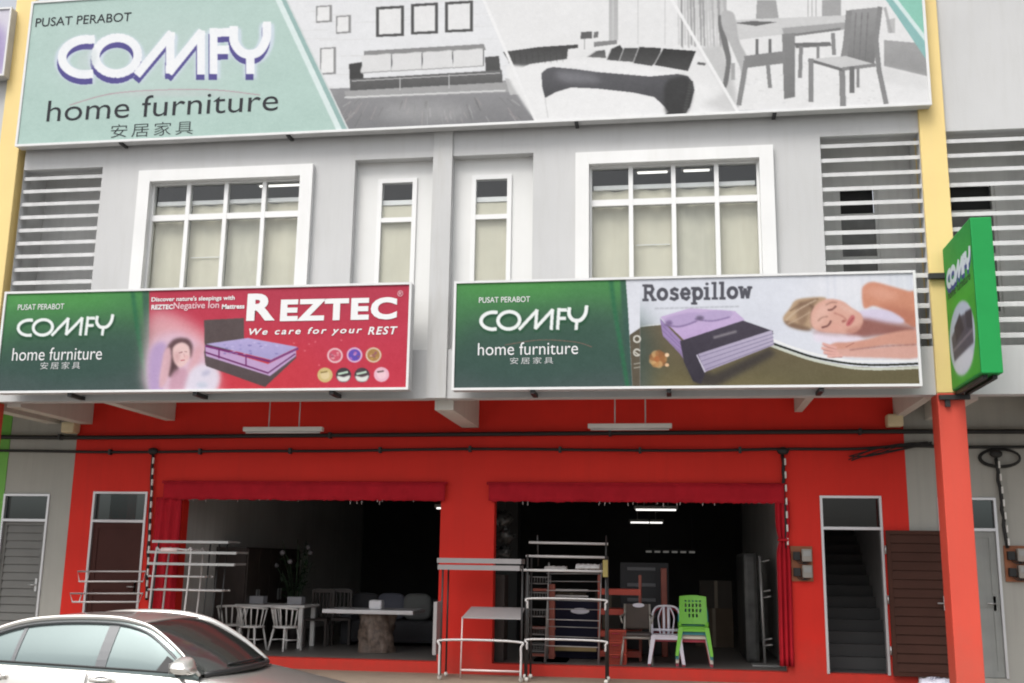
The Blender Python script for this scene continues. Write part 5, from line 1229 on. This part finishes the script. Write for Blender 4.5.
# row of wooden chairs in the dark by the left wall
for k, x in enumerate((318, 338)):
    q = at(x, 640, 4.6+k*.25)
    t = thing('wooden_chair', ('dark wooden chair in shade between the white table and marble table', 'dark wooden chair in shade close behind the marble topped table')[k], 'chair', (0, 0, 0), 'dark wooden chairs')
    MB().box(-.21, .21, -.21, .21, .43, .47).build('seat', M_WOODD, t)
    for sx in (-1, 1):
        MB().box(sx*.19-.02, sx*.19+.02, -.21, -.17, 0, .429).build('leg', M_WOODD, t); MB().box(sx*.19-.02, sx*.19+.02, .17, .21, 0, .95).build('leg', M_WOODD, t)
    b = MB()
    for kk in range(5): b.box(-.15+kk*.07, -.13+kk*.07, .18, .2, .471, .90)
    b.box(-.169, .169, .175, .205, .901, .97); b.build('backrest', M_WOODD, t); t.location = (q[0], q[1], SZ); t.rotation_euler = (0, 0, rad(15*k))
# crumpled bag at the foot of the folded door
q = at(936, 680, 1.75); m = MB(); m.ellipsoid((q[0], 1.75, WZ+.10), (.24, .16, .075), 18, 12); r4 = random.Random(2)
m.v = [(a+r4.uniform(-.03, .03), b+r4.uniform(-.03, .03), max(WZ+.002, z+r4.uniform(-.035, .035))) for a, b, z in m.v]
tag(m.build('plastic_bag', mat('pale_lilac_plastic', (.66, .66, .76), .35), None, (q[0], 1.75, WZ)), 'crumpled pale plastic bag on the walkway below the brown slatted door', 'bag')
# ---- lit strip lamps seen through the top lights of the upper windows
for (xa, xb, y, lab) in ((258, 302, 185, 'lit strip lamp upstairs behind the large window over the crimson sign'), (635, 670, 171.5, 'longer lit strip lamp upstairs behind the large window over the sleeping woman sign'), (681, 712, 169.5, 'shorter lit strip lamp upstairs behind the large window over the sleeping woman sign')):
    a, b = at(xa, y, 1.6), at(xb, y, 1.6)
    hung_lamp('strip_lamp', lab, a[0], b[0], 1.6, a[2], 7.898, (a[0]+.1, b[0]-.1), True, 'lit strip lamps upstairs')
# cartons stacked in the dark at the back of the right opening
r6 = random.Random(9)
for k, (x, y, z, w, h) in enumerate(((1.2, 6.3, 0, .6, .5), (1.9, 6.5, 0, .7, .6), (1.3, 6.35, .5, .55, .45), (2.0, 6.5, .6, .55, .4), (3.9, 6.9, 0, .7, .7), (3.95, 6.95, .7, .6, .5))):
    m = MB().box(x-w/2, x+w/2, y-.25, y+.25, SZ+z+.001, SZ+z+h, bev=.008)
    t = m.build('carton', mat('carton_board_%s' % 'ab'[k % 2], ((.10, .07, .045), (.07, .06, .05))[k % 2], .85, var=.15), None, (x, y, SZ+z)); tag(t, 'dull cardboard carton stacked in the dark behind the plastic chairs', 'carton', 'cartons in the dark')
    b = MB().box(-.03, .03, -.252, -.2505, .001, h-.001); b.v = [(a+x, c+y, d+SZ+z) for a, c, d in b.v]; b.build('tape', mat('carton_tape', (.16, .12, .07), .4), t)
# small goods on the tall black rack and shelf rack
for k, (x, yy, w, h, c, lab) in enumerate(((556, 566, .32, .05, (.34, .33, .32), 'folded grey cloth on the tall black rack rails, nearer the red pier'), (588, 564, .34, .06, (.46, .45, .44), 'folded pale cloth on the tall black rack rails beside the brass clip'))):
    q = at(x, yy, 1.62); m = MB(); n = 14; vs = []; fs = []
    for j in range(5):
        for i in range(n+1): vs.append((q[0]-w/2+w*i/n, 1.50+.06*j, q[2]+h*math.cos((j-2)*.7)-h+r6.uniform(-.008, .008)))
    for j in range(4):
        for i in range(n): a = j*(n+1)+i; fs.append((a, a+1, a+n+2, a+n+1))
    m.add(vs, fs, True); o = m.build('folded_cloth', mat('folded_cloth_%s' % 'ab'[k], c, .9, var=.15, scale=8), None, (q[0], 1.62, q[2])); o.modifiers.new('cloth', 'SOLIDIFY').thickness = .03; tag(o, lab, 'cloth')
# folded drying rack and a basket stack in the clutter behind the tall black rack
fx0, fx1 = X_(545, 600, 2.45), X_(598, 600, 2.45)
t = thing('drying_rack', 'folded grey drying rack of many thin bars behind the tall black rack', 'drying rack', ((fx0+fx1)/2, 2.5, SZ))
f = MB()
for x in (fx0, fx1):
    f.bar((x, 2.44, SZ+.005), (x+.05, 2.56, 1.95), .009); f.bar((x, 2.62, SZ+.005), (x+.05, 2.50, 1.95), .009)
f.build('frame', M_GTUBE, t)
for k in range(9):
    z = .72+k*.135+r6.uniform(-.02, .02); b = MB(); b.bar((fx0+.01, 2.46+.01*k, z), (fx1+.02, 2.46+.01*k, z+r6.uniform(-.01, .01)), .0065, 6); b.build('bar', M_WTUBE if k % 3 == 0 else M_GTUBE, t)
for k in range(3):
    bz = SZ+.001+k*.17; x = X_(616, 640, 2.75)
    t = thing('basket', ('orange red plastic basket at the bottom of a stack of three', 'orange red plastic basket in the middle of a stack of three', 'orange red plastic basket on top of a stack of three')[k], 'basket', (x, 2.75, bz), 'orange red baskets')
    w = MB()
    for i in range(13):
        u = -.15+.30*i/12; w.box(x+u-.006, x+u+.006, 2.62, 2.628, bz+.012, bz+.14)
    w.box(x-.16, x+.16, 2.616, 2.90, bz+.141, bz+.16).box(x-.155, x+.155, 2.62, 2.90, bz, bz+.011).box(x-.16, x-.152, 2.63, 2.90, bz+.012, bz+.14).box(x+.152, x+.16, 2.63, 2.90, bz+.012, bz+.14).box(x-.15, x+.15, 2.892, 2.90, bz+.012, bz+.14)
    w.build('basket_body', M_REDSH, t)
    MB().tube([(x-.05, 2.612, bz+.11), (x-.04, 2.60, bz+.11), (x+.04, 2.60, bz+.11), (x+.05, 2.612, bz+.11)], .008, 6).build('handle', M_PRD, t)
# ------------------------------------------------------------------ silver saloon parked along the kerb
M_CARP = mat('silver_car_paint', (.70, .675, .63), .28, .72, var=.015, scale=2, coat=.8)
M_CARG = mat('mirror_tinted_car_glass', (.19, .235, .23), .05, .5, var=.02)
M_CARW = mat('dark_windscreen', (.030, .033, .031), .10, 0, var=.02, spec=.6)
M_TRIM = mat('black_car_trim', (.018, .018, .018), .45)
M_GREYT = mat('grey_pillar_trim', (.14, .145, .15), .4)
M_CHR = mat('car_chrome', (.75, .75, .75), .15, 1.0)
M_TYRE = mat('tyre_rubber', (.018, .018, .018), .8)
CX, CY = -1.85, -4.13            # B pillar station, centre line
car = thing('parked_car', 'silver saloon car parked along the kerb before the maroon door', 'car', (CX, CY, 0))
# body below the windows: a loft from nose to tail
def body_sec(x):
    """half width and deck height at a station (x ahead of the B pillar)"""
    tp = lambda ks: float(np.interp(x, [k[0] for k in ks], [k[1] for k in ks]))
    w = tp([(-2.25, .70), (-2.1, .78), (-1.7, .845), (-1.0, .875), (0, .885), (1.0, .875), (1.6, .85), (2.0, .79), (2.2, .70), (2.30, .58)])
    z = tp([(-2.25, .92), (-2.1, 1.02), (-1.6, 1.05), (-1.1, 1.03), (-.3, .99), (.6, .955), (1.05, .893), (1.6, .79), (2.0, .71), (2.2, .62), (2.30, .54)])
    zl = tp([(-2.25, .45), (-2.0, .28), (-1.4, .20), (1.4, .20), (2.0, .24), (2.30, .36)])
    return w, z, zl
st = np.concatenate([np.linspace(-2.25, -1.2, 8), np.linspace(-1.0, 1.0, 9), np.linspace(1.15, 2.30, 10)])
vs = []; fs = []; NP = None
for x in st:
    w, z, zl = body_sec(x); h = z-zl
    half = [(w*.90, zl), (w*.985, zl+h*.18), (w*1.0, zl+h*.45), (w*.985, zl+h*.72), (w*.965, zl+h*.86), (w*.935, zl+h*.965), (w*.86, z+.012), (w*.55, z+.035), (0, z+.045)]
    ring = half+[(-a, b) for a, b in half[-2::-1]]; NP = len(ring)
    vs += [(CX+x, CY-a, b) for a, b in ring]
n = len(st)
for i in range(n-1):
    for k in range(NP-1): fs.append((i*NP+k, i*NP+k+1, (i+1)*NP+k+1, (i+1)*NP+k))
    fs.append((i*NP+NP-1, i*NP, (i+1)*NP, (i+1)*NP+NP-1))
fs += [tuple(range(NP)), tuple((n-1)*NP+k for k in range(NP))[::-1]]
subsurf(MB().add(vs, fs, True).build('body', M_CARP, car), 2)
# glasshouse: dark glass core, roof skin, pillars and trims over it
ZBELT = 1.0
ZR = [(-1.78, 1.03), (-1.45, 1.12), (-1.144, 1.245), (-.92, 1.325), (-.70, 1.366), (-.363, 1.388), (-.01, 1.386), (.20, 1.36), (.413, 1.298), (.685, 1.135), (.88, .975), (.96, .912)]
zx = [a for a, _ in ZR]; zz_ = [b for _, b in ZR]
SPL = spline(ZR, 8, False)
def zroof(x): return float(np.interp(x, SPL[:, 0], SPL[:, 1]))
def zbelt(x): return float(np.interp(x, [-1.7, -1.0, -.3, .6, 1.1], [1.02, 1.005, .985, .955, .925]))
def wside(x, z): return .815-.235*max(0, (z-zbelt(x))/.45)**1.25-.04*max(0, x-.5)
def crown(x): return float(np.interp(x, [-1.6, -1.2, -.6, .3, .8, 1.1], [.012, .02, .025, .02, .02, .03]))
def bow(x): return float(np.interp(x, [-1.6, -.9, 0, .5, .93], [-.12, -.08, 0, .07, .20]))   # how far the glass bows out lengthwise at the centre line
def sect(x, off=0.0):
    zr = zroof(x); zb = zbelt(x)-.04; out = []
    for t in np.linspace(0, 1, 7): z = zb+(zr-zb)*t; out.append((0, wside(x, z)+off, z))
    we = wside(x, zr)
    for t in (.90, .72, .45, .2, 0): out.append((bow(x)*(1-t**2), we*t, zr+crown(x)*(1-t**2)+off))
    return out
gx = np.linspace(-1.75, .92, 42)
vs = []; fs = []
for x in gx:
    h = sect(x); ring = [(x+d, -w, z) for d, w, z in h]+[(x+d, w, z) for d, w, z in h[-2::-1]]; NG = len(ring)
    vs += [(CX+a, CY+b, c) for a, b, c in ring]
SIDE, TOP = [], []
for i in range(len(gx)-1):
    for k in range(NG-1):
        q = (i*NG+k, i*NG+k+1, (i+1)*NG+k+1, (i+1)*NG+k)
        (SIDE if k < 6 or k >= NG-7 else TOP).append(q)
MB().add(vs, SIDE, True).build('side_window', M_CARG, car)
MB().add(vs, [q for q in TOP if gx[q[0]//NG] >= .18], True).build('windscreen', M_CARW, car)
MB().add(vs, [q for q in TOP if gx[q[0]//NG] <= -.75], True).build('rear_window', M_CARW, car)
# roof skin
vs = []; fs = []
for x in np.linspace(-.85, .26, 22):
    h = sect(x, .006)[6:]; ring = [(x+d, -w, z) for d, w, z in h]+[(x+d, w, z) for d, w, z in h[-2::-1]]; NR = len(ring)
    vs += [(CX+a, CY+b, c) for a, b, c in ring]
for i in range(21):
    for k in range(NR-1): fs.append((i*NR+k, i*NR+k+1, (i+1)*NR+k+1, (i+1)*NR+k))
rf = MB().add(vs, fs, True).build('roof', M_CARP, car); rf.modifiers.new('skin', 'SOLIDIFY').thickness = .008
for s in (-1, 1):
    edge = [(CX+x, CY+s*(wside(x, zroof(x))+.004), zroof(x)+.004) for x in np.linspace(-1.75, .93, 44)]
    rw = [.042-(.016*max(0, i-28)/15) for i in range(44)]
    MB().tube(edge, [w*.86 for w in rw], 10, flat=.62, up=(0, s*.75, .66)).build('roof_rail', M_CARP, car)
    inner = []
    for x in np.linspace(-1.45, .80, 40):
        z = zroof(x)-.036-.028*max(0, x-.2); inner.append((CX+x-.03*max(0, x), CY+s*(wside(x, z)+.004), z))
    bot = [(CX+x, CY+s*(wside(x, zbelt(x)+.008)+.006), zbelt(x)+.008) for x in np.linspace(-1.45, .74, 20)]
    MB().tube(inner, .034, 8, flat=.35, up=(0, s, .3)).build('window_trim', M_GREYT, car)
    MB().tube(bot, .016, 8, flat=.6, up=(0, s, .3)).build('belt_trim', M_TRIM, car)
    def post(x, dx, w, name, mt):
        z0, z1 = zbelt(x), zroof(x+dx)-.05; v = []
        for t in np.linspace(0, 1, 6):
            z = z0+(z1-z0)*t; xx = x+dx*t; y = wside(xx, z)+.007
            v += [(CX+xx-w/2, CY+s*y, z), (CX+xx+w/2, CY+s*y, z), (CX+xx+w/2, CY+s*(y-.02), z), (CX+xx-w/2, CY+s*(y-.02), z)]
        f = []
        for i in range(5):
            for k in range(4): f.append((i*4+k, i*4+(k+1) % 4, (i+1)*4+(k+1) % 4, (i+1)*4+k))
        MB().add(v, f).build(name, mt, car)
    post(0.0, .02, .10, 'centre_pillar', M_GREYT); post(-.84, .02, .035, 'window_bar', M_GREYT)
    # mirror corner patch at the front of the door glass
    v = []
    for x, z in ((.52, zbelt(.52)), (.86, zbelt(.86)), (.60, zroof(.70)-.03)): v.append((CX+x, CY+s*(wside(x, z)+.008), z))
    MB().add(v, [(0, 1, 2)]).build('mirror_patch', M_TRIM, car)
    mx_ = 0 if s < 0 else -.16
    mk = MB().box(CX+.765, CX+.985, CY+s*.89, CY+s*1.11, .955, 1.125, bev=.06)
    mk.v = [(a-(.05*(c-.955)/.14 if a > CX+.87 else 0), b, c-.25*abs(abs(b-CY)-.90)*(1 if c > 1.03 else -.3)) for a, b, c in mk.v]
    mk.v = [(a+mx_, b, c+mx_*.35) for a, b, c in mk.v]
    mir = subsurf(mk.build('mirror', M_CARP, car), 2)
    MB().tube([(CX+.74, CY+s*.80, .965), (CX+.80, CY+s*.96, .965)], .03, 8).build('mirror_stalk', M_TRIM, mir)
    MB().box(CX+.762+mx_, CX+.769+mx_, CY+s*.925, CY+s*1.07, .975, 1.06, bev=.004).build('mirror_glass', M_CHR, mir)
    # door lines and handles
    for xl, nm in ((-.10, 'door_seam'), (.95, 'door_seam'), (-1.12, 'door_seam')):
        P = [(CX+xl+.01*t, CY+s*(body_sec(xl)[0]*f+.0015), z) for t, f, z in ((0, .955, zbelt(xl)-.03), (0, .985, .82), (0, 1.0, .60), (0, .985, .36))]
        MB().tube(spline(P, 4, False), .0045, 5).build(nm, M_TRIM, car)
    for xh in (.05, -.97):
        hz = .885; hy = body_sec(xh)[0]*.985
        hd = MB().tube([(CX+xh-.10, CY+s*(hy+.0), hz), (CX+xh-.08, CY+s*(hy+.035), hz), (CX+xh+.08, CY+s*(hy+.035), hz), (CX+xh+.10, CY+s*(hy+.0), hz)], .017, 8).build('door_handle', M_CARP, car)
        MB().ellipsoid((CX+xh, CY+s*hy, hz-.005), (.07, .006, .035)).build('handle_recess', M_GREYT, hd)
    # lamps and wheels
    MB().ellipsoid((CX+2.02, CY+s*.60, .68), (.20, .17, .085)).build('headlight', mat('headlamp_glass', (.7, .72, .74), .08, .3), car)
    MB().ellipsoid((CX-2.13, CY+s*.60, .86), (.10, .18, .10)).build('tail_light', mat('red_lamp_glass', (.35, .01, .01), .1), car)
    for xw in (-1.33, 1.32):
        wy = CY+s*.80
        whl = []
        m = MB()
        for r, y in ((.20, -.09), (.30, -.10), (.325, -.08), (.325, .08), (.30, .10), (.20, .09)):
            whl.append((r, y))
        vs = []; sg = 28
        for r, y in whl:
            for k in range(sg): a = 2*math.pi*k/sg; vs.append((CX+xw+r*math.cos(a), wy+s*(y+.03), .325+r*math.sin(a)))
        fs = [(i*sg+k, i*sg+(k+1) % sg, ((i+1) % 6)*sg+(k+1) % sg, ((i+1) % 6)*sg+k) for i in range(6) for k in range(sg)]
        W = MB().add(vs, fs, True).build('wheel', M_TYRE, car)
        m = MB(); vs = [(CX+xw, wy+s*.10, .325)]
        for k in range(20): a = 2*math.pi*k/20; r = .205 if k % 2 else .20; vs.append((CX+xw+r*math.cos(a), wy+s*(.115 if (k//2) % 2 else .085), .325+r*math.sin(a)))
        m.add(vs, [(0, 1+k, 1+(k+1) % 20) for k in range(20)]); m.build('rim', M_STEEL, W)
        m = MB(); ang = np.linspace(rad(-8), rad(188), 20)
        m.tube([(CX+xw+.365*math.cos(a), CY+s*(body_sec(xw)[0]*.99), .33+.365*math.sin(a)) for a in ang], .02, 6); m.build('wheel_arch', M_TRIM, car)
# cowl, wipers
cw = []
for t in np.linspace(-1, 1, 15): cw.append((CX+.93+bow(.93)*(1-t*t)+.005, CY+t*.73, zroof(.92)+crown(.92)*(1-t*t)-.006))
MB().tube(cw, .026, 8).build('cowl', M_TRIM, car)
for t0, t1 in ((-.55, .15), (.10, .62)):
    P = [(CX+.88+bow(.92)*(1-t*t), CY+t*.73, zroof(.88)+crown(.9)*(1-t*t)+.014) for t in np.linspace(t0, t1, 8)]
    MB().tube(P, .010, 6).build('wiper', M_TRIM, car)
MB().box(CX+2.27, CX+2.31, CY-.26, CY+.26, .38, .49).build('number_plate', M_TRIM, car)
# ------------------------------------------------------------------ daylight and camera
w = bpy.data.worlds.new('World'); scene.world = w; w.use_nodes = True
N, L = w.node_tree.nodes, w.node_tree.links
sky = N.new('ShaderNodeTexSky'); sky.sky_type = 'NISHITA'; sky.sun_disc = False
EL, AZ = rad(58), rad(205)                # high sun behind the camera, slightly to the left, veiled by cloud
sky.sun_elevation = EL; sky.sun_rotation = AZ; sky.air_density = 1.0; sky.dust_density = 4.0; sky.ozone_density = 1.0
hs = N.new('ShaderNodeHueSaturation'); hs.inputs['Saturation'].default_value = .22
L.new(sky.outputs['Color'], hs.inputs['Color']); L.new(hs.outputs['Color'], N['Background'].inputs['Color'])
N['Background'].inputs['Strength'].default_value = .14
sun = bpy.data.lights.new('sun', 'SUN'); sun.energy = 1.25; sun.angle = rad(25); sun.color = (1, .97, .93)
so = bpy.data.objects.new('sun', sun); COL.objects.link(so); so.location = (-6, -20, 30)
d = Vector((math.sin(AZ)*math.cos(EL), math.cos(AZ)*math.cos(EL), math.sin(EL)))      # towards the sun
so.rotation_euler = d.to_track_quat('Z', 'Y').to_euler()
cd = bpy.data.cameras.new('camera'); co = bpy.data.objects.new('camera', cd); COL.objects.link(co)
cd.sensor_fit = 'HORIZONTAL'; cd.sensor_width = 36; cd.lens = F*36/1024; cd.clip_start = .1; cd.clip_end = 600
mw = Matrix.Identity(4)
for i in range(3):
    mw[i][0] = RM[0][i]; mw[i][1] = -RM[1][i]; mw[i][2] = -RM[2][i]; mw[i][3] = CAM[i]
co.matrix_world = mw
scene.camera = co
vs = scene.view_settings; vs.view_transform = 'Standard'; vs.look = 'None'; vs.gamma = 1; vs.use_curve_mapping = False
vs.exposure = EXPOSURE
scene.cycles.use_denoising = True
scene.cycles.max_bounces = 8; scene.cycles.transparent_max_bounces = 12
scene.cycles.filter_width = 2.0
